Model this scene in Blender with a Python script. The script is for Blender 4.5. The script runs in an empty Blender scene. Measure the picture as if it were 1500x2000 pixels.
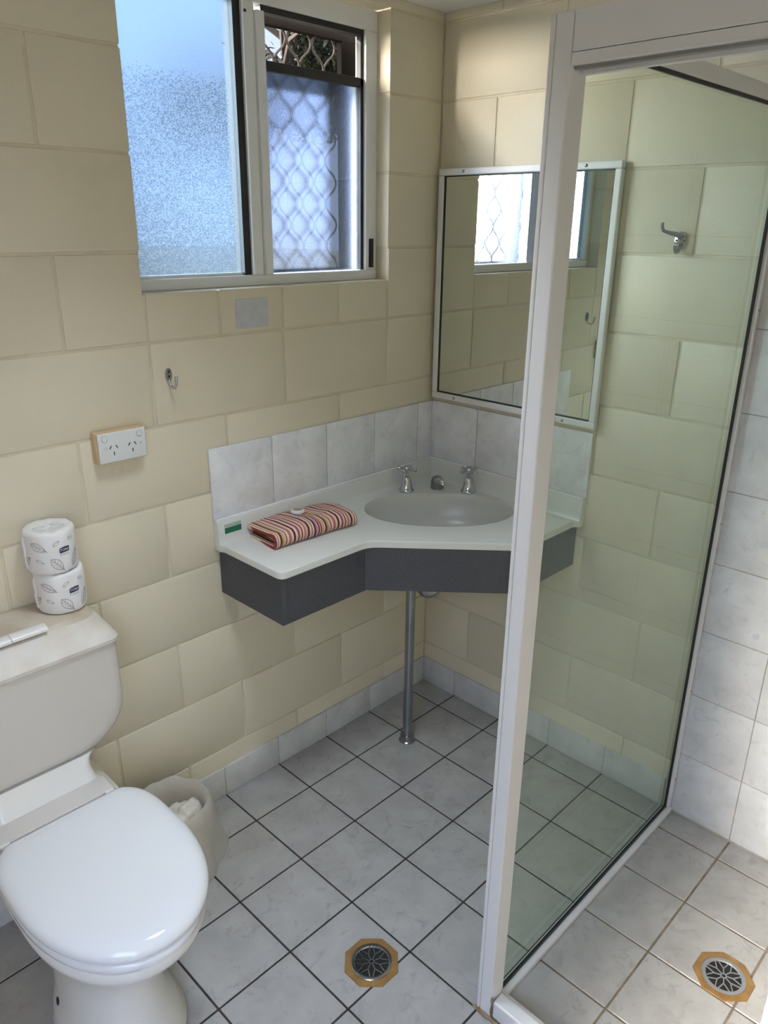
import bpy, bmesh, math, random
from mathutils import Vector, Matrix, noise as mnoise
random.seed(11)
S = bpy.context.scene
C = S.collection
R = math.radians

# ------------------------------------------------------------------ camera
cam_d = bpy.data.cameras.new('camera'); cam = bpy.data.objects.new('camera', cam_d); C.objects.link(cam)
YAW, PITCH, ROLL = 0.7717, -0.36, 0.0116
d = Vector((math.cos(PITCH)*math.cos(YAW), math.cos(PITCH)*math.sin(YAW), math.sin(PITCH)))
r = Vector((math.sin(YAW), -math.cos(YAW), 0)); u = r.cross(d)
r2 = math.cos(ROLL)*r + math.sin(ROLL)*u; u2 = -math.sin(ROLL)*r + math.cos(ROLL)*u
cam.matrix_world = Matrix(((r2.x, u2.x, -d.x, -1.9191), (r2.y, u2.y, -d.y, -1.6478), (r2.z, u2.z, -d.z, 1.6272), (0, 0, 0, 1)))
cam_d.sensor_fit = 'HORIZONTAL'; cam_d.sensor_width = 36; cam_d.lens = 36*1495.4/1500
cam_d.clip_start = 0.02
S.camera = cam

# ------------------------------------------------------------------ world, sun, exposure
W = bpy.data.worlds.new('sky'); S.world = W; W.use_nodes = True
nt = W.node_tree; nt.nodes.clear()
wo = nt.nodes.new('ShaderNodeOutputWorld'); wb = nt.nodes.new('ShaderNodeBackground')
tc = nt.nodes.new('ShaderNodeTexCoord'); sx = nt.nodes.new('ShaderNodeSeparateXYZ'); cr = nt.nodes.new('ShaderNodeValToRGB')
nt.links.new(tc.outputs['Generated'], sx.inputs[0]); nt.links.new(sx.outputs['Z'], cr.inputs[0])
cr.color_ramp.elements[0].position = 0.0; cr.color_ramp.elements[0].color = (0.66, 0.75, 0.95, 1)
cr.color_ramp.elements[1].position = 0.7; cr.color_ramp.elements[1].color = (0.42, 0.58, 0.95, 1)
nt.links.new(cr.outputs[0], wb.inputs[0]); nt.links.new(wb.outputs[0], wo.inputs[0])
wb.inputs[1].default_value = 7.0

sd = bpy.data.lights.new('sun', 'SUN'); so = bpy.data.objects.new('sun', sd); C.objects.link(so)
sd.energy = 170.0; sd.angle = R(62); sd.color = (1.0, 0.92, 0.80)
so.rotation_euler = Vector((0.74, -0.50, -0.33)).to_track_quat('-Z', 'Y').to_euler()
so.location = (-3, 3, 4)

FILL_W = 3.9
S.view_settings.view_transform = 'Standard'; S.view_settings.look = 'None'
S.view_settings.gamma = 1; S.view_settings.use_curve_mapping = False
S.view_settings.exposure = 0.0
S.cycles.use_denoising = True
S.cycles.max_bounces = 14; S.cycles.diffuse_bounces = 8; S.cycles.transparent_max_bounces = 24
S.cycles.sample_clamp_indirect = 6

# ------------------------------------------------------------------ materials
def mat(name, col, rough=0.5, metal=0.0, var=0.0, vscale=6.0, bump=0.0, bscale=60.0, spec=0.5, col2=None, detail=4.0, coat=0.0, rnd=0.0, bdist=0.002):
    m = bpy.data.materials.new(name); m.use_nodes = True
    n = m.node_tree.nodes; l = m.node_tree.links; b = n['Principled BSDF']
    b.inputs['Base Color'].default_value = (*col, 1); b.inputs['Roughness'].default_value = rough
    b.inputs['Metallic'].default_value = metal; b.inputs['Specular IOR Level'].default_value = spec
    if coat: b.inputs['Coat Weight'].default_value = coat; b.inputs['Coat Roughness'].default_value = 0.05
    g = n.new('ShaderNodeNewGeometry')
    src = None
    if var or col2:
        t = n.new('ShaderNodeTexNoise'); t.inputs['Scale'].default_value = vscale; t.inputs['Detail'].default_value = detail
        l.new(g.outputs['Position'], t.inputs['Vector'])
        mr = n.new('ShaderNodeMapRange'); mr.inputs[1].default_value = 0.32; mr.inputs[2].default_value = 0.68
        l.new(t.outputs['Fac'], mr.inputs[0])
        mx = n.new('ShaderNodeMix'); mx.data_type = 'RGBA'
        c2 = col2 if col2 else tuple(c*(1-var) for c in col)
        mx.inputs[6].default_value = (*col, 1); mx.inputs[7].default_value = (*c2, 1)
        l.new(mr.outputs[0], mx.inputs[0]); src = mx.outputs[2]
    if rnd:
        oi = n.new('ShaderNodeObjectInfo'); m2 = n.new('ShaderNodeMapRange')
        m2.inputs[3].default_value = 1-rnd; m2.inputs[4].default_value = 1+rnd*0.4
        l.new(oi.outputs['Random'], m2.inputs[0])
        vm = n.new('ShaderNodeVectorMath'); vm.operation = 'SCALE'
        if src: l.new(src, vm.inputs[0])
        else: vm.inputs[0].default_value = col
        l.new(m2.outputs[0], vm.inputs['Scale']); src = vm.outputs[0]
    if src: l.new(src, b.inputs['Base Color'])
    if bump:
        t = n.new('ShaderNodeTexNoise'); t.inputs['Scale'].default_value = bscale; t.inputs['Detail'].default_value = 5
        l.new(g.outputs['Position'], t.inputs['Vector'])
        bp = n.new('ShaderNodeBump'); bp.inputs['Strength'].default_value = bump; bp.inputs['Distance'].default_value = bdist
        l.new(t.outputs['Fac'], bp.inputs['Height']); l.new(bp.outputs[0], b.inputs['Normal'])
    return m

def marble(name, base, vein, rough=0.28, rnd=0.04):
    m = mat(name, base, rough, var=0.0, col2=tuple(c*0.84 for c in base), vscale=12, detail=6, rnd=rnd, bump=0.05, bscale=140)
    n = m.node_tree.nodes; l = m.node_tree.links; b = n['Principled BSDF']
    g = n.new('ShaderNodeNewGeometry'); oi = n.new('ShaderNodeObjectInfo')
    mp = n.new('ShaderNodeVectorMath'); mp.operation = 'MULTIPLY_ADD'
    cx = n.new('ShaderNodeCombineXYZ')
    for i in range(3): l.new(oi.outputs['Random'], cx.inputs[i])
    l.new(cx.outputs[0], mp.inputs[0]); mp.inputs[1].default_value = (37, 53, 71); l.new(g.outputs['Position'], mp.inputs[2])
    t = n.new('ShaderNodeTexNoise'); t.inputs['Scale'].default_value = 17; t.inputs['Detail'].default_value = 7; t.inputs['Roughness'].default_value = 0.68; t.inputs['Distortion'].default_value = 1.6
    l.new(mp.outputs[0], t.inputs['Vector'])
    mr = n.new('ShaderNodeMapRange'); mr.inputs[1].default_value = 0.53; mr.inputs[2].default_value = 0.74
    l.new(t.outputs['Fac'], mr.inputs[0])
    mx = n.new('ShaderNodeMix'); mx.data_type = 'RGBA'; mx.inputs[7].default_value = (*vein, 1)
    prev = b.inputs['Base Color'].links[0].from_socket
    l.new(prev, mx.inputs[6]); l.new(mr.outputs[0], mx.inputs[0]); l.new(mx.outputs[2], b.inputs['Base Color'])
    return m

M = {}
M['block'] = mat('painted_block', (0.74, 0.675, 0.53), 0.55, var=0.05, vscale=3, bump=0.55, bscale=160, rnd=0.025, bdist=0.0016)
M['mortar'] = mat('painted_mortar', (0.70, 0.63, 0.485), 0.65, var=0.14, vscale=14, bump=0.6, bscale=120)
M['ceiling'] = mat('ceiling_paint', (0.80, 0.79, 0.80), 0.7, var=0.04)
M['floortile'] = marble('grey_floor_tile', (0.425, 0.42, 0.415), (0.29, 0.28, 0.28), 0.24)
M['grout'] = mat('dark_grout', (0.022, 0.016, 0.013), 0.8, col2=(0.05, 0.037, 0.027), vscale=25, bump=0.4, bscale=300)
M['grout_sh'] = mat('shower_grout', (0.11, 0.085, 0.06), 0.8, col2=(0.20, 0.17, 0.13), vscale=18, bump=0.4, bscale=300)
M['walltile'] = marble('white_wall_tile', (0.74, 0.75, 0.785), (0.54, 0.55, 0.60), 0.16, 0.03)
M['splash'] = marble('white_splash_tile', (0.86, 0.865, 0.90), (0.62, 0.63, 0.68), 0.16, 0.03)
M['walltile_grout'] = mat('pale_grout', (0.40, 0.38, 0.36), 0.75, col2=(0.30, 0.27, 0.24), vscale=12)
M['skirt'] = marble('skirting_tile', (0.68, 0.68, 0.69), (0.52, 0.52, 0.53), 0.2, 0.03)
M['alu'] = mat('white_powdercoat', (0.78, 0.775, 0.775), 0.32, var=0.03, vscale=4)
M['alu_win'] = mat('white_window_paint', (0.86, 0.87, 0.885), 0.35, var=0.04, vscale=8)
M['black'] = mat('black_trim', (0.012, 0.012, 0.014), 0.55, var=0.2)
M['brownmetal'] = mat('brown_powdercoat', (0.006, 0.0045, 0.004), 0.85, var=0.2, spec=0.05)
M['grille'] = mat('grille_metal', (0.045, 0.036, 0.032), 0.55, var=0.2, spec=0.3)
M['china'] = mat('white_china', (0.80, 0.785, 0.75), 0.12, var=0.03, vscale=5)
M['seat'] = mat('white_seat_plastic', (0.80, 0.81, 0.84), 0.09, var=0.01, coat=0.4)
M['hinge'] = mat('ivory_hinge_plastic', (0.66, 0.62, 0.59), 0.45, var=0.05, bump=0.1, bscale=400)
M['cistern'] = mat('yellowed_plastic', (0.63, 0.60, 0.55), 0.38, var=0.05, vscale=3)
M['cislid'] = mat('dusty_plastic', (0.62, 0.57, 0.50), 0.55, col2=(0.42, 0.34, 0.23), vscale=9, detail=9)
M['cislidside'] = mat('pale_lid_plastic', (0.66, 0.63, 0.58), 0.45, col2=(0.58, 0.53, 0.46), vscale=16, detail=8)
M['button'] = mat('button_plastic', (0.76, 0.75, 0.73), 0.3, var=0.02)
M['chrome'] = mat('chrome', (0.62, 0.63, 0.66), 0.12, metal=1.0, var=0.1)
M['dullchrome'] = mat('dull_chrome', (0.36, 0.37, 0.39), 0.28, metal=1.0, var=0.15, vscale=12)
M['brass'] = mat('worn_brass', (0.40, 0.235, 0.085), 0.45, metal=0.45, col2=(0.28, 0.155, 0.06), vscale=30, bump=0.2, bscale=200)
M['hole_shade'] = mat('drain_shade', (0.006, 0.006, 0.006), 0.7, var=0.1)
M['bench'] = mat('bench_polymarble', (0.72, 0.725, 0.69), 0.22, var=0.03, vscale=4)
M['basin'] = mat('basin_polymarble', (0.57, 0.57, 0.53), 0.25, var=0.03)
M['lam'] = mat('charcoal_laminate', (0.030, 0.033, 0.046), 0.42, col2=(0.066, 0.070, 0.090), vscale=420, detail=2)
M['paper'] = mat('roll_wrap', (0.83, 0.81, 0.80), 0.55, var=0.04, bump=0.35, bscale=45, bdist=0.003)
M['ink'] = mat('grey_ink', (0.33, 0.30, 0.31), 0.6, var=0.1)
M['navy'] = mat('navy_ink', (0.018, 0.020, 0.075), 0.5, var=0.1)
M['white'] = mat('white_ink', (0.85, 0.85, 0.87), 0.5, var=0.02)
M['gpo'] = mat('socket_plastic', (0.74, 0.76, 0.76), 0.25, var=0.02)
M['gpoback'] = mat('aged_cream_plastic', (0.66, 0.50, 0.29), 0.5, col2=(0.58, 0.41, 0.21), vscale=20)
M['gporing'] = mat('switch_edge', (0.55, 0.53, 0.46), 0.4, var=0.05)
M['dark'] = mat('slot_dark', (0.02, 0.02, 0.025), 0.6, var=0.1)
M['patch'] = mat('pale_patch', (0.60, 0.60, 0.63), 0.5, col2=(0.52, 0.53, 0.58), vscale=40, bump=0.3, bscale=120)
M['mirrorseal'] = M['black']
M['bin'] = mat('beige_bin_plastic', (0.70, 0.60, 0.46), 0.4, var=0.15, vscale=15)
M['sticker'] = mat('green_sticker', (0.02, 0.16, 0.10), 0.4, var=0.15)
M['stickertop'] = mat('sticker_top', (0.25, 0.37, 0.28), 0.4, col2=(0.50, 0.55, 0.48), vscale=300)
M['soap'] = mat('soap_white', (0.82, 0.81, 0.79), 0.35, var=0.03)
M['soaplabel'] = mat('soap_label', (0.30, 0.24, 0.20), 0.4, col2=(0.45, 0.33, 0.27), vscale=60)
M['grime'] = mat('brown_grime', (0.16, 0.10, 0.055), 0.9, col2=(0.33, 0.26, 0.18), vscale=70, bump=0.8, bscale=150)
M['soil'] = mat('dry_ground', (0.10, 0.085, 0.065), 0.9, col2=(0.07, 0.07, 0.04), vscale=1.5, bump=0.5, bscale=20)
M['bark'] = mat('grey_bark', (0.05, 0.04, 0.035), 0.9, var=0.4, vscale=20, bump=0.6, bscale=40)
M['leafa'] = mat('olive_leaves', (0.030, 0.038, 0.016), 0.5, col2=(0.015, 0.022, 0.010), vscale=3, rnd=0.1)
M['leafb'] = mat('grey_green_leaves', (0.04, 0.038, 0.028), 0.5, col2=(0.025, 0.028, 0.018), vscale=3, rnd=0.1)
M['blockerwall'] = mat('dark_blocker_wall', (0.10, 0.07, 0.05), 0.8, var=0.3)  # dark so the added sky blocker reflects little
M['grass'] = mat('dry_grass', (0.12, 0.105, 0.085), 0.9, col2=(0.09, 0.09, 0.06), vscale=1.2)
M['door'] = mat('door_paint', (0.70, 0.66, 0.56), 0.5, var=0.04)
M['eave'] = mat('eave_board', (0.55, 0.53, 0.50), 0.6, var=0.05)

def simple(name):
    m = bpy.data.materials.new(name); m.use_nodes = True; n = m.node_tree.nodes; n.clear()
    return m, n, m.node_tree.links, n.new('ShaderNodeOutputMaterial')
# mirror silvering
m, n, l, o = simple('mirror_silver'); g = n.new('ShaderNodeBsdfGlossy'); g.inputs['Color'].default_value = (0.74, 0.78, 0.74, 1); g.inputs['Roughness'].default_value = 0.0
l.new(g.outputs[0], o.inputs[0]); M['mirror'] = m
# clear glass (a sheet is two faces)
def clear_glass(name, tint, refl):
    m, n, l, o = simple(name)
    t = n.new('ShaderNodeBsdfTransparent'); t.inputs[0].default_value = (*tint, 1)
    g = n.new('ShaderNodeBsdfGlossy'); g.inputs['Roughness'].default_value = 0.02; g.inputs['Color'].default_value = (0.9, 1, 0.97, 1)
    lw = n.new('ShaderNodeLayerWeight'); lw.inputs['Blend'].default_value = 0.5
    pw = n.new('ShaderNodeMath'); pw.operation = 'POWER'; pw.inputs[1].default_value = 4.5; l.new(lw.outputs['Facing'], pw.inputs[0])
    sc = n.new('ShaderNodeMath'); sc.operation = 'MULTIPLY_ADD'; sc.inputs[1].default_value = 0.8*refl; sc.inputs[2].default_value = 0.03*refl; l.new(pw.outputs[0], sc.inputs[0])
    mx = n.new('ShaderNodeMixShader'); l.new(sc.outputs[0], mx.inputs[0])
    l.new(t.outputs[0], mx.inputs[1]); l.new(g.outputs[0], mx.inputs[2]); l.new(mx.outputs[0], o.inputs[0]); return m
M['glass'] = clear_glass('shower_glass', (0.915, 0.95, 0.90), 0.8)
M['glassin'] = clear_glass('window_glass_smooth', (0.98, 0.99, 0.99), 0.7)
def frosted(name, col, w_trans, w_refr, rough, tcol, rcol):
    m, n, l, o = simple(name)
    g = n.new('ShaderNodeNewGeometry')
    t = n.new('ShaderNodeTexNoise'); t.inputs['Scale'].default_value = 420; t.inputs['Detail'].default_value = 2
    l.new(g.outputs['Position'], t.inputs['Vector'])
    sm = n.new('ShaderNodeTexNoise'); sm.inputs['Scale'].default_value = 9; sm.inputs['Detail'].default_value = 8; sm.inputs['Distortion'].default_value = 2.5
    l.new(g.outputs['Position'], sm.inputs['Vector'])
    bp = n.new('ShaderNodeBump'); bp.inputs['Strength'].default_value = 0.6; bp.inputs['Distance'].default_value = 0.001
    l.new(t.outputs['Fac'], bp.inputs['Height'])
    tl = n.new('ShaderNodeBsdfTranslucent'); tl.inputs[0].default_value = (*col, 1); l.new(bp.outputs[0], tl.inputs['Normal'])
    rf = n.new('ShaderNodeBsdfRefraction'); rf.inputs['Roughness'].default_value = rough; rf.inputs['IOR'].default_value = 1.25
    rf.inputs[0].default_value = (*rcol, 1); l.new(bp.outputs[0], rf.inputs['Normal'])
    tr = n.new('ShaderNodeBsdfTransparent'); tr.inputs[0].default_value = (*tcol, 1)
    a = n.new('ShaderNodeMixShader'); a.inputs[0].default_value = w_refr; l.new(tl.outputs[0], a.inputs[1]); l.new(rf.outputs[0], a.inputs[2])
    b = n.new('ShaderNodeMixShader'); b.inputs[0].default_value = w_trans; l.new(a.outputs[0], b.inputs[1]); l.new(tr.outputs[0], b.inputs[2])
    l.new(b.outputs[0], o.inputs[0]); return m
M['frost'] = frosted('frosted_glass', (0.03, 0.045, 0.07), 0.20, 0.85, 0.45, (0.22, 0.30, 0.38), (0.085, 0.125, 0.175))
M['frost2'] = frosted('patterned_glass', (0.03, 0.04, 0.06), 0.06, 0.92, 0.25, (0.48, 0.56, 0.68), (0.125, 0.155, 0.215))
# liner plastic
m, n, l, o = simple('white_liner_film')
df = n.new('ShaderNodeBsdfDiffuse'); df.inputs[0].default_value = (0.88, 0.86, 0.82, 1); tl = n.new('ShaderNodeBsdfTranslucent'); tl.inputs[0].default_value = (0.80, 0.77, 0.72, 1)
tr = n.new('ShaderNodeBsdfTransparent'); gl = n.new('ShaderNodeBsdfGlossy'); gl.inputs['Roughness'].default_value = 0.3
a = n.new('ShaderNodeMixShader'); a.inputs[0].default_value = 0.35; l.new(df.outputs[0], a.inputs[1]); l.new(tl.outputs[0], a.inputs[2])
b = n.new('ShaderNodeMixShader'); b.inputs[0].default_value = 0.26; l.new(a.outputs[0], b.inputs[1]); l.new(tr.outputs[0], b.inputs[2])
c = n.new('ShaderNodeMixShader'); c.inputs[0].default_value = 0.06; l.new(b.outputs[0], c.inputs[1]); l.new(gl.outputs[0], c.inputs[2]); l.new(c.outputs[0], o.inputs[0])
M['liner'] = m
# striped towel
def towel_mat():
    m = mat('striped_cotton', (0.7, 0.5, 0.4), 0.9, bump=0.5, bscale=700)
    n = m.node_tree.nodes; l = m.node_tree.links; b = n['Principled BSDF']
    tc = n.new('ShaderNodeTexCoord'); sx = n.new('ShaderNodeSeparateXYZ'); l.new(tc.outputs['UV'], sx.inputs[0])
    fr = n.new('ShaderNodeMath'); fr.operation = 'FRACT'; ml = n.new('ShaderNodeMath'); ml.operation = 'MULTIPLY'; ml.inputs[1].default_value = 2.0
    l.new(sx.outputs[0], ml.inputs[0]); l.new(ml.outputs[0], fr.inputs[0])
    cr = n.new('ShaderNodeValToRGB'); cr.color_ramp.interpolation = 'CONSTANT'; l.new(fr.outputs[0], cr.inputs[0])
    pal = [(0.11, 0.006, 0.035), (0.70, 0.42, 0.42), (0.26, 0.030, 0.045), (0.74, 0.58, 0.40), (0.50, 0.20, 0.14), (0.75, 0.62, 0.55), (0.09, 0.03, 0.025), (0.58, 0.33, 0.14), (0.72, 0.50, 0.36), (0.33, 0.09, 0.10), (0.74, 0.66, 0.58), (0.45, 0.24, 0.30), (0.42, 0.12, 0.07), (0.70, 0.45, 0.30)]
    rng = random.Random(4); pos = 0.0; e = cr.color_ramp.elements; k = 0; order = list(range(len(pal)))
    e[0].position = 0; e[0].color = (*pal[0], 1); e.remove(e[1])
    seq = order + [3, 0, 5, 9, 8, 2, 10, 4, 1, 6, 3, 12, 5, 0, 11, 8]
    w = [rng.uniform(0.7, 1.5) for _ in seq]; tot = sum(w); acc = w[0]/tot
    for i in range(1, len(seq)):
        x = e.new(min(acc, 0.999)); x.color = (*pal[seq[i]], 1); acc += w[i]/tot
    l.new(cr.outputs[0], b.inputs['Base Color']); return m
M['towel'] = towel_mat()

# ------------------------------------------------------------------ helpers
def finish(me, smooth=None):
    if smooth is not None:
        for p in me.polygons: p.use_smooth = True
        me.set_sharp_from_angle(angle=R(smooth))
def obj(name, bm, mats, parent=None, smooth=None, loc=(0, 0, 0), label=None):
    me = bpy.data.meshes.new(name); bmesh.ops.recalc_face_normals(bm, faces=bm.faces[:]); bm.to_mesh(me); bm.free()
    for mm in (mats if isinstance(mats, (list, tuple)) else [mats]): me.materials.append(mm)
    finish(me, smooth)
    o = bpy.data.objects.new(name, me); C.objects.link(o); o.location = loc
    if parent: o.parent = parent
    if label: o['label'] = label
    return o
def inst(name, me, loc, parent, rot=None):
    o = bpy.data.objects.new(name, me); C.objects.link(o); o.location = loc; o.parent = parent
    if rot: o.rotation_euler = rot
    return o
def thing(name, label, cat, loc=(0, 0, 0), rotz=0, group=None):
    o = bpy.data.objects.new(name, None); C.objects.link(o); o.location = loc; o.rotation_euler = (0, 0, rotz); o.empty_display_size = 0.05
    o['label'] = label; o['category'] = cat
    if group: o['group'] = group
    return o
def tag(o, label, cat, group=None):
    o['label'] = label; o['category'] = cat
    if group: o['group'] = group
    return o
def struct(o, label=None, cat=None):
    o['kind'] = 'structure'
    if label: o['label'] = label
    if cat: o['category'] = cat
    return o
def box(bm, x0, x1, y0, y1, z0, z1, bev=0.0, seg=2, mi=0):
    v = [bm.verts.new(p) for p in ((x0, y0, z0), (x1, y0, z0), (x1, y1, z0), (x0, y1, z0), (x0, y0, z1), (x1, y0, z1), (x1, y1, z1), (x0, y1, z1))]
    f = [bm.faces.new([v[i] for i in q]) for q in ((3, 2, 1, 0), (4, 5, 6, 7), (0, 1, 5, 4), (1, 2, 6, 5), (2, 3, 7, 6), (3, 0, 4, 7))]
    for q in f: q.material_index = mi
    if bev:
        es = list({e for q in f for e in q.edges})
        bmesh.ops.bevel(bm, geom=es, offset=bev, segments=seg, affect='EDGES', profile=0.5)
    return f
def boxo(name, dims, m, parent=None, bev=0.0, seg=2, smooth=None, label=None):
    bm = bmesh.new(); box(bm, *dims, bev=bev, seg=seg); return obj(name, bm, m, parent, smooth, label=label)
def tube(bm, pts, rad, n=10, cap=True):
    pts = [Vector(p) for p in pts]; rings = []
    rads = rad if isinstance(rad, (list, tuple)) else [rad]*len(pts)
    prev = None
    for i, p in enumerate(pts):
        t = (pts[min(i+1, len(pts)-1)] - pts[max(i-1, 0)]).normalized()
        if prev is None:
            a = Vector((0, 0, 1)) if abs(t.z) < 0.9 else Vector((1, 0, 0)); nx = t.cross(a).normalized()
        else: nx = (prev - t*prev.dot(t)).normalized()
        prev = nx; ny = t.cross(nx)
        rings.append([bm.verts.new(p + rads[i]*(math.cos(2*math.pi*k/n)*nx + math.sin(2*math.pi*k/n)*ny)) for k in range(n)])
    for a, b in zip(rings, rings[1:]):
        for k in range(n): bm.faces.new((a[k], a[(k+1) % n], b[(k+1) % n], b[k]))
    if cap: bm.faces.new(rings[0][::-1]); bm.faces.new(rings[-1])
def lathe(bm, prof, n=24, c=(0, 0, 0), cap=True, fn=None):
    rings = []
    for (rr, z) in prof:
        rings.append([bm.verts.new((c[0] + rr*math.cos(2*math.pi*k/n), c[1] + rr*math.sin(2*math.pi*k/n), c[2] + z)) for k in range(n)])
    for a, b in zip(rings, rings[1:]):
        for k in range(n): bm.faces.new((a[k], a[(k+1) % n], b[(k+1) % n], b[k]))
    if cap: bm.faces.new(rings[0][::-1]); bm.faces.new(rings[-1])
    return rings
def loft(bm, rings, cap=(True, True)):
    vr = [[bm.verts.new(p) for p in rg] for rg in rings]; n = len(vr[0])
    for a, b in zip(vr, vr[1:]):
        for k in range(n): bm.faces.new((a[k], a[(k+1) % n], b[(k+1) % n], b[k]))
    if cap[0]: bm.faces.new(vr[0][::-1])
    if cap[1]: bm.faces.new(vr[-1])
    return vr
def prism(bm, poly, z0, z1, bev=0.0, seg=2):
    a = [bm.verts.new((p[0], p[1], z0)) for p in poly]; b = [bm.verts.new((p[0], p[1], z1)) for p in poly]; n = len(poly)
    fs = [bm.faces.new(a[::-1]), bm.faces.new(b)]
    for k in range(n): fs.append(bm.faces.new((a[k], a[(k+1) % n], b[(k+1) % n], b[k])))
    if bev:
        bmesh.ops.bevel(bm, geom=list({e for f in fs for e in f.edges}), offset=bev, segments=seg, affect='EDGES', profile=0.5)

# ------------------------------------------------------------------ room shell
CEIL = 2.187; Z0 = 0.162
SIDE, REAR = -2.12, -1.95
WX0, WX1, WZ0, WZ1 = -1.015, -0.221, 1.472, 2.162
T = 0.092; J = 0.0032; RC = 0.0028

meshcache = {}
def block_mesh(w, t, h):
    k = (round(w, 4), round(t, 4), round(h, 4))
    if k not in meshcache:
        bm = bmesh.new(); box(bm, 0, w, 0, t, 0, h, bev=0.0026, seg=2)
        me = bpy.data.meshes.new('block'); bmesh.ops.recalc_face_normals(bm, faces=bm.faces[:]); bm.to_mesh(me); bm.free(); me.materials.append(M['block']); finish(me, 40); meshcache[k] = me
    return meshcache[k]

# window wall: mortar core with the opening, then every block
bm = bmesh.new()
e = RC
box(bm, SIDE, WX0-e, e, T-e, -0.05, CEIL); box(bm, WX1+e, 0.0, e, T-e, -0.05, CEIL)
box(bm, WX0-e, WX1+e, e, T-e, -0.05, WZ0-e); box(bm, WX0-e, WX1+e, e, T-e, WZ1+e, CEIL)
wall_left = struct(obj('wall_left', bm, M['mortar']), 'cream painted concrete block wall with the window, behind the toilet', 'wall')
def place_block(x0, x1, z0, z1):
    if x1-x0 < 0.02 or z1-z0 < 0.012: return
    w, h = x1-x0-2*J, z1-z0-2*J
    b = inst('block', block_mesh(w, T, h), (x0+J, random.uniform(-0.0006, 0.0006), z0+J), wall_left)
    return b
for row in range(-1, 11):
    zb = Z0+0.2*row; zt = min(zb+0.2, CEIL+J)
    zb = max(zb, -0.04)
    js = [-(0.222+0.198*mm) for mm in range(12) if (mm % 2 == (1 if row % 2 == 0 else 0))]
    xs = sorted([SIDE]+[j for j in js if j > SIDE+0.03]+[0.0])
    for x0, x1 in zip(xs, xs[1:]):
        if row == 6:      # cut blocks under the sill
            if x1 > WX0 and x0 < WX1:
                segs = []
                if x0 < WX0: segs.append((x0, WX0, zt))
                a, b = max(x0, WX0), min(x1, WX1)
                if b-a > 0.25:
                    segs += [(a, (a+b)/2, WZ0), ((a+b)/2, b, WZ0)]
                else: segs.append((a, b, WZ0))
                if x1 > WX1: segs.append((WX1, x1, zt))
                for a, b, t in segs: place_block(a, b, zb, t+ (J if t == WZ0 else 0))
                continue
        elif 7 <= row <= 9:
            if x1 > WX0 and x0 < WX1:
                if x0 < WX0-0.02: place_block(x0, WX0+J, zb, zt)
                if x1 > WX1+0.02: place_block(WX1-J, x1, zb, zt)
                continue
            if abs(x1-WX0) < 0.01: x1 = WX0+J
        place_block(x0, x1, zb, zt)

# mirror wall
wall_right = struct(boxo('wall_right', (RC, 0.092, REAR, 0.09, -0.05, CEIL), M['mortar']), 'cream painted concrete block wall with the mirror and the shower tiles', 'wall')
for row in range(-1, 11):
    zb = Z0+0.2*row; zt = min(zb+0.2, CEIL+J); zb = max(zb, -0.04)
    js = [-(0.202+0.2045*mm) for mm in range(10) if (mm % 2 == (0 if row % 2 == 0 else 1))]
    ys = sorted([REAR]+[j for j in js if j > REAR+0.03]+[0.0])
    for y0, y1 in zip(ys, ys[1:]):
        if zt-zb < 0.012: continue
        w, h = y1-y0-2*J, zt-zb-2*J
        # rotate so the block's front face looks at -x
        inst('block', block_mesh(w, T, h), (random.uniform(-0.0005, 0.0005), y1-J, zb+J), wall_right, (0, 0, R(-90)))
# rear and side walls (out of view), doorway added in the side wall for fill
bm = bmesh.new(); box(bm, SIDE-0.1, 0.092, REAR-0.1, REAR, -0.05, CEIL); struct(obj('wall_rear', bm, M['block']), 'cream wall behind the camera', 'wall')
bm = bmesh.new()
DY0, DY1, DZ = -1.86, -0.98, 2.04
box(bm, SIDE-0.1, SIDE, DY1, 0.09, -0.05, CEIL); box(bm, SIDE-0.1, SIDE, REAR, DY0, -0.05, CEIL); box(bm, SIDE-0.1, SIDE, DY0, DY1, DZ, CEIL)
struct(obj('wall_side', bm, M['block']), 'cream wall with a doorway added beside the camera for fill light', 'wall')
struct(boxo('ceiling', (SIDE-0.1, 0.092, REAR-0.1, 0.092, CEIL, CEIL+0.05), M['ceiling']), 'pale flat ceiling above the corner', 'ceiling')

# unseen fill light added to brighten lid, bench and floor
fillt = bpy.data.objects.new('ceiling_fill', None); C.objects.link(fillt); fillt.location = (-1.16, -0.66, CEIL); fillt['label'] = 'unseen round fill light added over the middle of the bathroom'; fillt['category'] = 'fill_light'
bm = bmesh.new(); lathe(bm, [(0.17, -0.0005), (0.17, -0.02), (0.165, -0.024), (0.15, -0.024), (0.15, -0.012), (0.01, -0.012)], 40); obj('fill_housing', bm, M['alu'], fillt, 40)
ld = bpy.data.lights.new('fill_area', 'AREA'); ld.shape = 'DISK'; ld.size = 0.29; ld.spread = R(86); ld.energy = FILL_W; ld.color = (0.80, 0.90, 1.0)
lo = bpy.data.objects.new('fill_area', ld); C.objects.link(lo); lo.parent = fillt; lo.location = (0, 0, -0.022)

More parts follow.
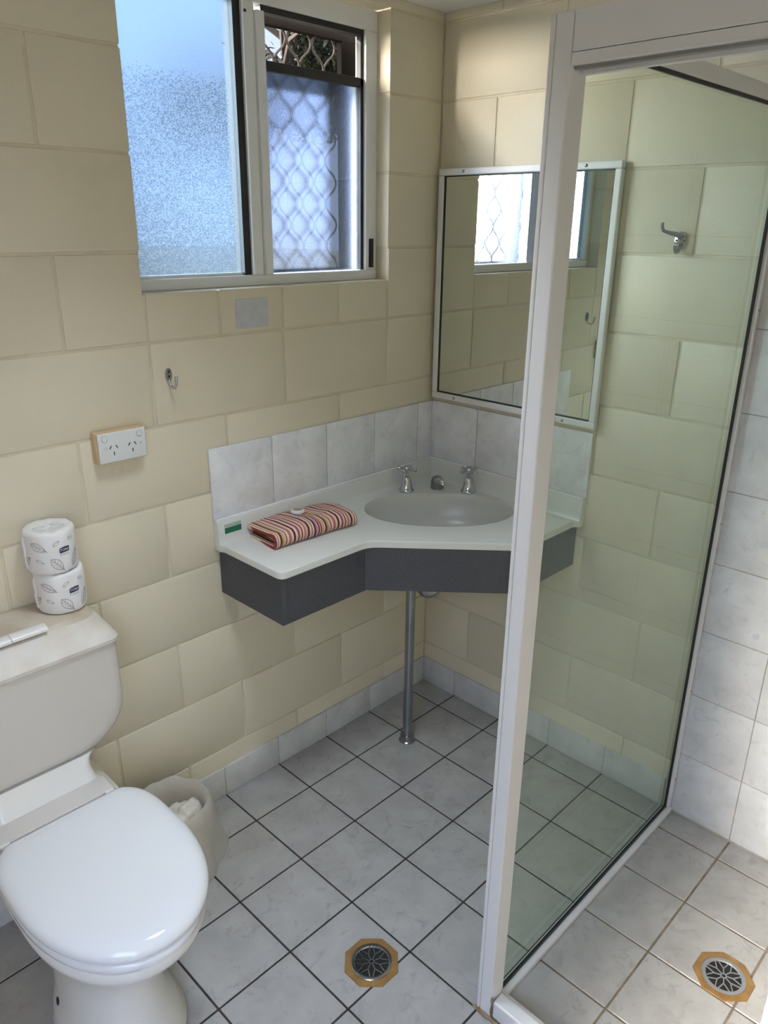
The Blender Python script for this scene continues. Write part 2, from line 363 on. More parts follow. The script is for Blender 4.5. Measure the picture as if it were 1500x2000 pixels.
# ------------------------------------------------------------------ floor
FX = lambda i: -(0.0958+0.2021*i)
FY = lambda j: -(0.1577+0.2021*j)
bm = bmesh.new(); box(bm, SIDE, 0.0, REAR, 0.0, -0.05, -0.0018)
floor = struct(obj('floor', bm, M['grout']), 'grey marbled tile floor with dark grout', 'floor')
bm = bmesh.new(); box(bm, -0.895, -0.002, REAR, -0.99, -0.0019, -0.0012); obj('shower_grout', bm, M['grout_sh'], floor)
tm = {}
def tile_mesh(w, h, t, m, bev=0.0012):
    k = (round(w, 4), round(h, 4), t, m.name, bev)
    if k not in tm:
        bm = bmesh.new(); box(bm, 0, w, 0, h, -t, 0, bev=bev, seg=1)
        me = bpy.data.meshes.new('tile'); bmesh.ops.recalc_face_normals(bm, faces=bm.faces[:]); bm.to_mesh(me); bm.free(); me.materials.append(m); tm[k] = me
    return tm[k]
xl = [0.0]+[FX(i) for i in range(0, 11)]; xl = [x for x in xl if x > SIDE]+[SIDE]
yl = [0.0]+[FY(j) for j in range(0, 9)]; yl = [y for y in yl if y > REAR]+[REAR]
G = 0.0024
for xa, xb in zip(xl, xl[1:]):
    for ya, yb in zip(yl, yl[1:]):
        me = tile_mesh(xa-xb-2*G, ya-yb-2*G, 0.007, M['floortile'])
        inst('tile', me, (xb+G, yb+G, random.uniform(-0.0002, 0.0002)), floor)

# ------------------------------------------------------------------ skirting tiles
def skirting(name, axis, edges, label):
    root = bpy.data.objects.new(name, None); C.objects.link(root); struct(root, label, 'skirting')
    bm = bmesh.new()
    a, b = edges[-1], edges[0]
    if axis == 'x': box(bm, a, b, -0.0065, 0.0, 0.0, 0.0985)
    else: box(bm, -0.0065, 0.0, a, b, 0.0, 0.0985)
    obj('grout', bm, M['walltile_grout'], root)
    for p, q in zip(edges, edges[1:]):
        bm = bmesh.new()
        if axis == 'x': box(bm, q+0.001, p-0.001, -0.009, -0.001, 0.001, 0.1, bev=0.0012, seg=2)
        else: box(bm, -0.009, -0.001, q+0.001, p-0.001, 0.001, 0.1, bev=0.0012, seg=2)
        obj('skirting_tile', bm, M['skirt'], root, 40)
skirting('baseboard_left', 'x', [-0.010]+[FX(i) for i in range(0, 10)]+[SIDE], 'row of white skirting tiles below the window wall')
skirting('baseboard_right', 'y', [-0.0]+[FY(j) for j in range(0, 4)]+[-0.963], 'row of white skirting tiles below the mirror wall')

# ------------------------------------------------------------------ splashback tiles
sp = thing('splashback', 'row of white marbled tiles around the vanity corner', 'splashback', (0, 0, 0.884))
def wtile(parent, axis, p, q, z0, z1, m='walltile', name='tile', g=0.0012, th=0.008, zo=0.0):
    bm = bmesh.new()
    if axis == 'x': box(bm, q+g, p-g, -th, -0.0008, z0+g-zo, z1-g-zo, bev=0.001, seg=2)
    else: box(bm, -th, -0.0008, q+g, p-g, z0+g-zo, z1-g-zo, bev=0.001, seg=2)
    return obj(name, bm, M[m], parent, 40)
ed = [-0.0085, -0.08, -0.279, -0.478, -0.678, -0.880]
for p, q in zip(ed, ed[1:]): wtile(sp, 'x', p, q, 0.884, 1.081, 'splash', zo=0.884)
ed = [-0.0005, -0.197, -0.40, -0.606]
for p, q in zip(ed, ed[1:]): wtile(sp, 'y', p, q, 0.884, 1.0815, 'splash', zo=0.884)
bm = bmesh.new(); box(bm, -0.878, -0.009, -0.006, -0.0006, 0, 0.195); box(bm, -0.006, -0.0006, -0.604, -0.001, 0, 0.195); obj('grout', bm, M['walltile_grout'], sp)

# shower wall tiles on the mirror wall plane
sw = struct(bpy.data.objects.new('trim_1', None), 'white marbled shower wall tiles beyond the glass', 'wall tiles'); C.objects.link(sw)
zr = [0.004]+[0.207+0.2*k for k in range(0, 8)]+[1.80]
yr = [-0.985, -1.166, -1.367, -1.568, -1.769, REAR]
for za, zb in zip(zr, zr[1:]):
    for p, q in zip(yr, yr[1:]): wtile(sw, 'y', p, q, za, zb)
bm = bmesh.new(); box(bm, -0.0066, -0.0006, REAR, -0.986, 0.0, 1.799); obj('grout', bm, M['walltile_grout'], sw)
bm = bmesh.new(); box(bm, -0.012, -0.0066, REAR, -0.998, 0.0, 0.006, bev=0.002); obj('sealant_bead', bm, M['walltile_grout'], sw)

# ------------------------------------------------------------------ window
win = struct(bpy.data.objects.new('window_1', None), 'white aluminium sliding window with frosted panes', 'window'); C.objects.link(win)
A = M['alu_win']
FY0, FY1 = 0.050, 0.088
boxo('head_frame', (WX0, WX1, FY0, FY1, 2.112, WZ1), A, win, 0.002)
boxo('sill_frame', (WX0, WX1, FY0-0.002, FY1, WZ0, 1.499), A, win, 0.003)
boxo('jamb_frame', (WX1-0.032, WX1, FY0, FY1, 1.499, 2.112), A, win, 0.002)
boxo('jamb_frame', (WX0, WX0+0.020, FY0, FY1, 1.499, 2.112), A, win, 0.002)
boxo('jamb_bead', (WX1-0.047, WX1-0.034, FY0-0.004, FY1, 1.500, 2.111), A, win, 0.001)
boxo('mullion', (-0.672, -0.640, FY0-0.006, FY1, 1.499, 2.112), A, win, 0.003)
boxo('sash_stile', (-0.637, -0.612, FY0-0.012, FY0+0.02, 1.499, 2.096), A, win, 0.003)
boxo('stile_groove', (-0.6405, -0.6365, FY0-0.001, FY0+0.02, 1.499, 2.11), M['alu'], win)
boxo('pane_edge_strip', (-0.694, -0.673, FY0+0.004, FY1, 1.500, 2.111), M['black'], win, label='black strip beside the left pane')  # plain black strip along the pane edge
boxo('glazing_bead', (WX0+0.02, -0.694, FY0+0.012, FY0+0.026, 1.499, 1.506), A, win)
boxo('latch', (WX1-0.030, WX1-0.018, FY0-0.008, FY0+0.003, 1.506, 1.586), M['black'], win, 0.001, label='black window latch')
boxo('latch_screw', (-0.668, -0.662, FY0-0.0075, FY0-0.005, 2.086, 2.092), M['dark'], win)
boxo('sash_rail', (-0.612, WX1-0.047, FY0+0.006, FY0+0.022, 1.976, 1.998), M['black'], win, 0.002, label='black top rail of the right pane')
boxo('side_seal', (WX1-0.058, WX1-0.047, FY0+0.006, FY0+0.022, 1.500, 2.111), M['black'], win)
boxo('head_seal', (-0.612, WX1-0.047, FY0+0.004, FY0+0.03, 2.098, 2.112), M['black'], win)
def pane(name, x0, x1, y0, y1, z0, z1, m, label):
    bm = bmesh.new(); box(bm, x0, x1, y0, y1, z0, z1)
    bm.faces.ensure_lookup_table()
    for f in bm.faces:
        f.material_index = 0 if f.calc_center_median().y > y1-1e-5 else 1
    o = obj(name, bm, [m, M['glassin']], win, label=label)
    return o
pane('pane', WX0+0.02, -0.694, 0.066, 0.071, 1.500, 2.112, M['frost'], 'frosted blue-white left pane')
pane('pane', -0.612, WX1-0.058, 0.062, 0.067, 1.500, 1.977, M['frost2'], 'patterned right pane with the grille showing through')

# security grille outside the right half
gr = thing('security_grille', 'brown framed diamond security grille outside the right half of the window', 'grille', (-0.44, 0.125, 1.49))
def gb(name, x0, x1, z0, z1, y0=-0.008, y1=0.012): return boxo(name, (x0, x1, y0, y1, z0, z1), M['brownmetal'], gr, 0.001)
gl, grr, gb0, gt = -0.190, 0.214, 0.0, 0.632
gb('frame_rail', gl, grr, gt-0.032, gt); gb('frame_rail', gl, grr, gb0-0.01, gb0+0.014)
gb('frame_stile', grr-0.066, grr, gb0, gt-0.032); gb('frame_stile', gl, gl+0.025, gb0, gt-0.032)
PX, PZ = 0.0852, 0.112
k = 0; x = gl+0.025
while x < grr-0.06:
    for sgn in (1, -1):
        bm = bmesh.new(); pts = []
        nz = 60
        for q in range(nz+1):
            z = 0.014+(gt-0.046)*q/nz
            ph = 2*math.pi*(z-0.58)/PZ
            s = math.cos(ph); s = math.copysign(abs(s)**0.8, s)
            pts.append((x+PX/4*(1+s*0.93)*sgn*1.0, 0.002+0.001*sgn, z))
        tube(bm, pts, 0.0030, 6)
        obj('strand', bm, M['grille'], gr, 60)
    x += PX
    k += 1

m, n, l, o = simple('sun_cut_sheet'); tr = n.new('ShaderNodeBsdfTransparent'); tr.inputs[0].default_value = (0.24, 0.24, 0.24, 1)
df = n.new('ShaderNodeBsdfDiffuse'); df.inputs[0].default_value = (0.03, 0.03, 0.03, 1); mx = n.new('ShaderNodeMixShader'); mx.inputs[0].default_value = 0.25
l.new(tr.outputs[0], mx.inputs[1]); l.new(df.outputs[0], mx.inputs[2]); l.new(mx.outputs[0], o.inputs[0])
bm = bmesh.new(); bm.faces.new([bm.verts.new(p) for p in ((gl+0.01, 0.0095, 0.47), (grr-0.01, 0.0095, 0.47), (grr-0.01, 0.0095, gt-0.01), (gl+0.01, 0.0095, gt-0.01))]); obj('sun_cut_screen', bm, m, gr, label='dark sheet added to dim the sun through the open strip')  # sheet added over the open strip only, to cut the sun
# eave outside
struct(boxo('trim_2', (-2.6, 0.6, 0.10, 0.52, 2.50, 2.53), M['eave']), 'eave board outside above the window', 'eave')

# ------------------------------------------------------------------ mirror
mi = thing('mirror', 'white framed wall mirror above the vanity', 'mirror', (0, -0.314, 1.095))
MY0, MY1, MH = -0.299, 0.300, 0.687
fw = 0.019
boxo('backing', (-0.010, -0.0082+0.006, MY0+0.004, MY1-0.004, 0.003, MH-0.003), M['dark'], mi)
boxo('glass', (-0.0135, -0.0105, MY0+fw-0.003, MY1-fw+0.003, fw-0.003, MH-fw+0.003), M['mirror'], mi)
def fr(name, y0, y1, z0, z1): return boxo(name, (-0.022, -0.0088+0.005, y0, y1, z0, z1), M['alu'], mi, 0.003)
fr('frame_rail', MY0, MY1, 0, fw); fr('frame_rail', MY0, MY1, MH-fw, MH)
fr('frame_stile', MY0, MY0+fw, fw, MH-fw); fr('frame_stile', MY1-fw, MY1, fw, MH-fw)
for a in ((MY0+fw, MY0+fw+0.0035, fw, MH-fw), (MY1-fw-0.0035, MY1-fw, fw, MH-fw), (MY0+fw, MY1-fw, fw, fw+0.004), (MY0+fw, MY1-fw, MH-fw-0.0035, MH-fw)):
    boxo('rubber_bead', (-0.0165, -0.0135, *a), M['black'], mi)
for yy, zz in ((0.206, MH-0.009), (-0.197, MH-0.009), (0.206, 0.009), (-0.197, 0.009)):
    bm = bmesh.new(); lathe(bm, [(0.0042, 0), (0.0042, 0.0015), (0.002, 0.003)], 12)
    bmesh.ops.rotate(bm, verts=bm.verts, cent=(0, 0, 0), matrix=Matrix.Rotation(R(-90), 3, 'Y')); bmesh.ops.translate(bm, verts=bm.verts, vec=(-0.0215, yy, zz))
    obj('screw', bm, M['dullchrome'], mi, 40)

# ------------------------------------------------------------------ vanity
va = thing('vanity', 'corner vanity with pale moulded top, oval basin and charcoal fascia', 'vanity', (0, 0, 0))
TOPZ = 0.820
outline = [(-0.0095, -0.0095), (-0.0095, -0.588), (-0.286, -0.588), (-0.571, -0.277), (-0.871, -0.277), (-0.871, -0.0095)]
# basin hole
BC = Vector((-0.243, -0.249)); ax = Vector((1, -1)).normalized(); ay = Vector((1, 1)).normalized()
def ell(a, b, n=64, nn=2.15):
    out = []
    for k in range(n):
        t = 2*math.pi*k/n; c, s = math.cos(t), math.sin(t)
        out.append(BC + ax*a*math.copysign(abs(c)**(2/nn), c) + ay*b*math.copysign(abs(s)**(2/nn), s))
    return out
def round_poly(poly, rad, seg=5, only=None):
    out = []; n = len(poly)
    for i, p in enumerate(poly):
        p = Vector(p); a = Vector(poly[i-1]); b = Vector(poly[(i+1) % n])
        rr = rad if not isinstance(rad, (list, tuple)) else rad[i]
        if rr <= 0: out.append(p); continue
        u1 = (a-p).normalized(); u2 = (b-p).normalized()
        p0, p1 = p+u1*rr, p+u2*rr
        for k in range(seg+1):
            t = k/seg; out.append((1-t)**2*p0 + 2*t*(1-t)*p + t*t*p1)
    return out
rp = round_poly(outline, [0, 0.006, 0.03, 0.03, 0.022, 0.004])
bm = bmesh.new()
def ring_outline(inset, z):
    return [bm.verts.new((p.x, p.y, z)) for p in rp]
cen = Vector((-0.35, -0.25))
def insetp(p, dd):
    # inset only free front edges (keep against walls)
    q = p.copy()
    return q
top = [bm.verts.new((p.x, p.y, TOPZ)) for p in rp]; bot = [bm.verts.new((p.x, p.y, 0.800)) for p in rp]
nrp = len(rp)
eside = []
for k in range(nrp):
    f = bm.faces.new((bot[k], bot[(k+1) % nrp], top[(k+1) % nrp], top[k]))
hole = [bm.verts.new((p.x, p.y, TOPZ)) for p in ell(0.226, 0.146)]
e1 = [bm.edges.get((top[k], top[(k+1) % nrp])) for k in range(nrp)]
e2 = [bm.edges.new((hole[k], hole[(k+1) % len(hole)])) for k in range(len(hole))]
bmesh.ops.triangle_fill(bm, edges=e1+e2, use_beauty=True)
# drop triangles that landed inside the hole
for f in [f for f in bm.faces if all(v in hole for v in f.verts) ]: bm.faces.remove(f)
hole_b = [bm.verts.new((p.x, p.y, 0.800)) for p in ell(0.226, 0.146)]
eb1 = [bm.edges.get((bot[k], bot[(k+1) % nrp])) for k in range(nrp)]
eb2 = [bm.edges.new((hole_b[k], hole_b[(k+1) % len(hole_b)])) for k in range(len(hole_b))]
bmesh.ops.triangle_fill(bm, edges=eb1+eb2, use_beauty=True)
hb = set(hole_b)
for f in [f for f in bm.faces if all(v in hb for v in f.verts)]: bm.faces.remove(f)
# round the free top edges
free = [ed for ed in e1 if not (all(v.co.x > -0.02 for v in ed.verts) or all(v.co.y > -0.02 for v in ed.verts))]
bmesh.ops.bevel(bm, geom=free, offset=0.0035, segments=3, affect='EDGES', profile=0.5)
obj('benchtop', bm, M['bench'], va, 35)
# bowl
bm = bmesh.new(); rings = []
for (sc, z) in ((1.0, 0.8202), (0.985, 0.8175), (0.965, 0.810), (0.94, 0.795), (0.89, 0.765), (0.80, 0.735), (0.64, 0.712), (0.42, 0.700), (0.12, 0.696)):
    rings.append([(p.x, p.y, z) for p in ell(0.2265*sc, 0.1465*sc)])
vr = loft(bm, rings, cap=(False, True))
bowl = obj('bowl', bm, M['basin'], va, 50)
bm = bmesh.new(); lathe(bm, [(0.021, 0), (0.021, 0.002), (0.014, 0.0025), (0.013, 0.001)], 20, (BC.x, BC.y, 0.696)); obj('waste', bm, M['chrome'], bowl, 40)
# upstands with chamfered ends
def upstand(axis, L, name='upstand'):
    prof = [(0.0015, 0.0), (0.0015+0.030, 0.0), (0.0255, 0.006), (0.0215, 0.018), (0.0190, 0.058), (0.0165, 0.0635), (0.012, 0.0645), (0.0015, 0.0645)]
    bm = bmesh.new(); A_, B_ = [], []
    for (t, z) in prof:
        tt = t+0.0082 if False else t
        cut = 0.0 if z < 0.03 else 0.0
        endp = L + (0.012 if z < 0.02 else (0.004))
        if axis == 'x':
            A_.append((-0.0105, -tt, TOPZ+z-0.0005)); B_.append((-L - (0 if z > 0.03 else -0.0), -tt, TOPZ+z-0.0005))
        else:
            A_.append((-tt, -0.0105, TOPZ+z-0.0005)); B_.append((-tt, -L, TOPZ+z-0.0005))
    loft(bm, [A_, B_]); return obj(name, bm, M['bench'], va, 30)
upstand('x', 0.878); upstand('y', 0.603)
bm = bmesh.new(); tube(bm, [(-0.876, -0.0115, TOPZ+0.0648), (-0.0115, -0.0115, TOPZ+0.0648), (-0.0115, -0.600, TOPZ+0.0648)], 0.0034, 8); obj('sealant_bead', bm, M['white'], va, 60, label='white sealant bead along the top of the upstand')
# end cheeks of the moulded top running down beside the wall
bm = bmesh.new(); prism(bm, [(-0.871, -0.002), (-0.871, -0.040), (-0.879, -0.022), (-0.879, -0.002)], 0.800, 0.8205, 0.001); obj('end_lip', bm, M['bench'], va, 30)
bm = bmesh.new(); prism(bm, [(-0.002, -0.588), (-0.040, -0.588), (-0.022, -0.604), (-0.002, -0.604)], 0.800, 0.8205, 0.001); obj('end_lip', bm, M['bench'], va, 30)
# fascia boards
def board(p, q, z0=0.669, z1=0.7998, th=0.016):
    p, q = Vector(p), Vector(q); dd = (q-p).normalized(); nn = Vector((-dd.y, dd.x))
    bm = bmesh.new(); prism(bm, [p, q, q+nn*th, p+nn*th], z0, z1, 0.0006, 1); return obj('fascia_panel', bm, M['lam'], va)
board((-0.866, -0.272), (-0.866, -0.0025)) if False else None
def boardx(x0, x1, y0, y1): return boxo('fascia_panel', (x0, x1, y0, y1, 0.669, 0.7998), M['lam'], va, 0.0006, 1)
boardx(-0.866, -0.850, -0.2718, -0.0025)
boardx(-0.8495, -0.5735, -0.2720, -0.256)
bm = bmesh.new(); a, b = Vector((-0.573, -0.272)), Vector((-0.288, -0.583)); dd = (b-a).normalized(); nn = Vector((-dd.y, dd.x))
nn = nn if nn.dot(Vector((1, 1))) > 0 else -nn
prism(bm, [a, b, b+nn*0.016, a+nn*0.016], 0.669, 0.7998, 0.0006, 1); obj('fascia_panel', bm, M['lam'], va)
boardx(-0.2865, -0.0025, -0.5835, -0.5675)
# maker's sticker
boxo('sticker', (-0.856, -0.803, -0.0215, -0.0202, 0.8445, 0.860), M['sticker'], va, label='small green sticker on the upstand')
boxo('sticker_band', (-0.856, -0.803, -0.0210, -0.0192, 0.8605, 0.8705), M['stickertop'], va)

# taps
def tap(name, x, y, rot, label):
    t = thing(name, label, 'tap', (x, y, TOPZ), rot, 'chrome basin taps')
    bm = bmesh.new(); lathe(bm, [(0.0205, 0.0004), (0.0205, 0.004), (0.0185, 0.008), (0.0145, 0.016), (0.0125, 0.030), (0.0115, 0.038), (0.009, 0.044), (0.0065, 0.046)], 28); obj('skirt', bm, M['chrome'], t, 60)
    bm = bmesh.new(); lathe(bm, [(0.0055, 0.045), (0.0055, 0.058), (0.010, 0.060), (0.0115, 0.066), (0.0105, 0.073), (0.007, 0.077), (0.001, 0.078)], 20); obj('spindle', bm, M['chrome'], t, 60)
    for k in range(4):
        a = math.pi/2*k
        bm = bmesh.new()
        pts = [(0.008+0.02*s, 0, 0.067) for s in (0, 0.3, 0.6, 0.75, 0.9, 1.0)]
        tube(bm, [(p[0]*math.cos(a), p[0]*math.sin(a), p[2]) for p in pts], [0.0038, 0.0036, 0.0038, 0.0052, 0.0056, 0.0035], 12)
        obj('handle_arm', bm, M['chrome'], t, 60)
    t.scale = (1.18, 1.18, 1.10)
    return t
tap('basin_tap', -0.191, -0.066, R(20), 'chrome cross-handled tap left of the spout')
tap('basin_tap', -0.055, -0.211, R(-8), 'chrome cross-handled tap right of the spout')
t = spout = thing('spout', 'short chrome basin spout between the two taps', 'spout', (-0.099, -0.117, TOPZ), 0)
bm = bmesh.new(); lathe(bm, [(0.0185, 0.0004), (0.0185, 0.004), (0.0175, 0.014), (0.0170, 0.024), (0.0150, 0.032), (0.0105, 0.0375), (0.004, 0.0395)], 28); obj('body', bm, M['dullchrome'], t, 60)
bm = bmesh.new(); dv = Vector((-0.18, -0.98, 0)); pv = [Vector((0, 0, 0.025))+dv*0.006, Vector((0, 0, 0.027))+dv*0.016, Vector((0, 0, 0.025))+dv*0.024, Vector((0, 0, 0.018))+dv*0.028]
tube(bm, pv, [0.012, 0.0125, 0.0118, 0.010], 20); obj('nozzle', bm, M['chrome'], t, 60)

spout.scale = (1.15, 1.15, 1.08)
# waste pipe under the basin
wp = thing('waste_pipe', 'grey metal waste pipe standing on the floor under the basin', 'pipe', (-0.320, -0.213, 0))
bm = bmesh.new(); tube(bm, [(0, 0, 0.004), (0, 0, 0.705)], 0.0152, 24); obj('pipe', bm, M['dullchrome'], wp, 60)
bm = bmesh.new(); lathe(bm, [(0.0275, 0.0004), (0.0275, 0.003), (0.0235, 0.006), (0.0235, 0.020), (0.0225, 0.024), (0.0165, 0.0255), (0.0158, 0.0255)], 32); obj('flange', bm, M['dullchrome'], wp, 50)
bm = bmesh.new()
cx, cy = BC.x+0.320, BC.y+0.213
pts = [(cx, cy, 0.692), (cx, cy, 0.575)]
v = Vector((-cx, -cy, 0)); L = v.length; v.normalize()
for k in range(9):
    a = math.pi*k/8
    c0 = Vector((cx, cy, 0.56)) + v*(L/2-0.0)*(1-math.cos(a))/1.0*0.5
    pts.append((c0.x, c0.y, 0.562-0.018*math.sin(a)))
tube(bm, pts, 0.0205, 18); obj('trap', bm, M['dullchrome'], wp, 60)

# ------------------------------------------------------------------ striped bath mat and soap
tw = thing('folded_towel', 'folded red and cream striped cotton towel lying on the vanity top', 'towel', (-0.652, -0.090, TOPZ), R(-3))
def towel_part(name, path, x0, x1, seed, th=0.0075, wob=0.003):
    nx = 40; bm = bmesh.new(); uv = bm.loops.layers.uv.new('UVMap')
    # closed ribbon section
    P = [Vector(p) for p in path]; out, inn = [], []
    for i, p in enumerate(P):
        t = (P[min(i+1, len(P)-1)]-P[max(i-1, 0)]).normalized(); nn = Vector((-t.y, t.x))
        out.append(p+nn*th/2); inn.append(p-nn*th/2)
    mid_a = P[0] - (P[1]-P[0]).normalized()*th*0.4; mid_b = P[-1] + (P[-1]-P[-2]).normalized()*th*0.4
    sec = [mid_a]+out+[mid_b]+inn[::-1]
    rings = []
    for k in range(nx+1):
        f = k/nx; x = x0+(x1-x0)*f; rg = []
        endr = min(1.0, min(f, 1-f)*nx/2.5); endr = math.sqrt(max(0.0, 1-(1-endr)**2))
        for q in sec:
            z = q.y; hh = max(0.0, min(1.0, z/0.03))
            dz = mnoise.noise(Vector((x*14, q.x*18, seed)))*wob*hh*1.6 - 0.003*(1-endr)*hh
            dx = mnoise.noise(Vector((q.x*25, z*30, seed+7)))*0.006 + (0.006*(1-0.5*hh) if False else 0)
            dy = mnoise.noise(Vector((x*9, seed, 3)))*0.006
            rg.append((x+dx, q.x+dy, max(0.0008, z+dz)))
        rings.append(rg)
    vr = loft(bm, rings)
    for f in bm.faces:
        for lp in f.loops: lp[uv].uv = ((lp.vert.co.x+0.15)/0.30, lp.vert.co.y)
    return obj(name, bm, M['towel'], tw, 60)
def arc(c, rr, a0, a1, n=8, sy=1.0): return [(c[0]+rr*math.cos(R(a0+(a1-a0)*k/n)), c[1]+sy*rr*math.sin(R(a0+(a1-a0)*k/n))) for k in range(n+1)]
# lower layers, folded at the front
towel_part('inner_fold', [(0.062, 0.006), (0.0, 0.0055), (-0.052, 0.006)]+arc((-0.052, 0.0125), 0.0065, -90, -270, 6)+[(0.0, 0.0195), (0.055, 0.0185)], -0.118, 0.122, 3.1, 0.008, 0.006)
towel_part('outer_fold', [(0.060, 0.0295), (0.0, 0.0285), (-0.040, 0.0275), (-0.046, 0.0275), (-0.054, 0.027)][0:0]+[(0.045, 0.0048), (0.0, 0.0046), (-0.060, 0.0048)]+arc((-0.060, 0.0225), 0.0178, -90, -262, 10)+[(-0.035, 0.0412), (0.01, 0.038), (0.05, 0.033), (0.072, 0.026)], -0.137, 0.140, 8.3, 0.0085, 0.0065)
towel_part('top_fold', [(0.070, 0.0235), (0.03, 0.0275), (-0.02, 0.030), (-0.052, 0.030)], -0.128, 0.134, 5.2, 0.0065)
soap = thing('soap', 'small round white soap with a brown label on the striped towel', 'soap', (-0.645, -0.070, 0.862))
bm = bmesh.new(); lathe(bm, [(0.012, -0.001), (0.0175, 0.001), (0.0195, 0.005), (0.019, 0.009), (0.0165, 0.0115), (0.004, 0.012)], 28); obj('bar', bm, M['soap'], soap, 60)
bm = bmesh.new(); lathe(bm, [(0.0135, 0.0112), (0.0135, 0.0124), (0.002, 0.0126)], 24); obj('label', bm, M['soaplabel'], soap, 60)
soap.rotation_euler = (R(-4), R(2), 0)

# ------------------------------------------------------------------ shower screen
sh = thing('shower_screen', 'white framed glass shower screen with open doorway', 'shower screen', (-0.90, -0.98, 0))
def sb(name, dims, m=None, bev=0.0015, label=None):
    x0, x1, y0, y1, z0, z1 = dims
    return boxo(name, (x0+0.90, x1+0.90, y0+0.98, y1+0.98, z0, z1), m or M['alu'], sh, bev, label=label)
PT = 1.895
sb('corner_post', (-0.903, -0.858, -0.9995, -0.9715, 0.004, PT), bev=0.003)
sb('post_cover', (-0.9035, -0.862, -0.9712, -0.9635, 0.004, PT), bev=0.002)
sb('header_rail', (-0.9025, -0.866, -1.905, -1.0005, 1.846, PT))
sb('header_trim', (-0.9022, -0.866, -1.905, -1.0005, 1.8305, 1.8452), bev=0.001)
sb('door_guide', (-0.892, -0.880, -1.905, -1.0005, 1.8265, 1.8304), M['dullchrome'], 0.0)
sb('door_guide', (-0.873, -0.862, -1.905, -1.0005, 1.8225, 1.8304), M['alu'], 0.0)
sb('sill', (-0.899, -0.866, -1.905, -1.0015, 0.002, 0.050), bev=0.004)
sb('sill_ledge', (-0.8655, -0.850, -1.905, -1.0015, 0.002, 0.036), bev=0.003)
sb('glass_panel', (-0.857, -0.022, -0.9785, -0.9725, 0.020, 1.868), M['glass'], 0.0, 'clear fixed glass panel')
sb('top_rail', (-0.857, -0.0105, -0.9875, -0.9665, 1.868, PT), bev=0.0015)
sb('top_seal', (-0.857, -0.022, -0.983, -0.979, 1.8615, 1.8685), M['black'], 0.0)
sb('bottom_track', (-0.857, -0.0105, -0.9985, -0.9835, 0.001, 0.016), bev=0.002)
sb('track_lip', (-0.857, -0.0105, -0.9835, -0.9685, 0.001, 0.006), bev=0.001)
sb('track_seal', (-0.857, -0.022, -0.9845, -0.979, 0.0165, 0.0245), M['black'], 0.0)
sb('wall_channel', (-0.0225, -0.0092, -0.9945, -0.9790, 0.0195, 1.867), bev=0.0015)
sb('channel_seal', (-0.0275, -0.0226, -0.985, -0.9786, 0.0195, 1.867), M['black'], 0.0)
sb('door_jamb', (-0.899, -0.868, -1.54, -1.489, 0.0505, 1.830), bev=0.003)
for z in (0.12, 0.42, 0.92, 1.45, 1.77):
    bm = bmesh.new(); lathe(bm, [(0.003, 0), (0.003, 0.001), (0.001, 0.002)], 10); bmesh.ops.rotate(bm, verts=bm.verts, cent=(0, 0, 0), matrix=Matrix.Rotation(R(90), 3, 'X'))
    bmesh.ops.translate(bm, verts=bm.verts, vec=(-0.0165+0.90, -0.9943+0.98, z)); obj('screw', bm, M['dullchrome'], sh, 40)
# brown grime bead along the foot of post and sill
bm = bmesh.new(); pts = []; rad = []
y = -0.955
while y > -1.62:
    pts.append((-0.904+0.90+random.uniform(-0.0015, 0.0015), y+0.98, 0.0015)); rad.append(random.uniform(0.003, 0.0062)*(1.3 if -1.03 < y < -0.96 else 1)); y -= 0.012
tube(bm, pts, rad, 7); obj('sealant_bead', bm, M['grime'], sh, 60, label='brown grimy sealant line')
bm = bmesh.new(); pts = [(-0.9003+0.90, -1.0006+0.98, 0.008+0.006*k) for k in range(10)]
tube(bm, pts, [random.uniform(0.0015, 0.004) for _ in pts], 6); obj('sealant_bead', bm, M['grime'], sh, 60)

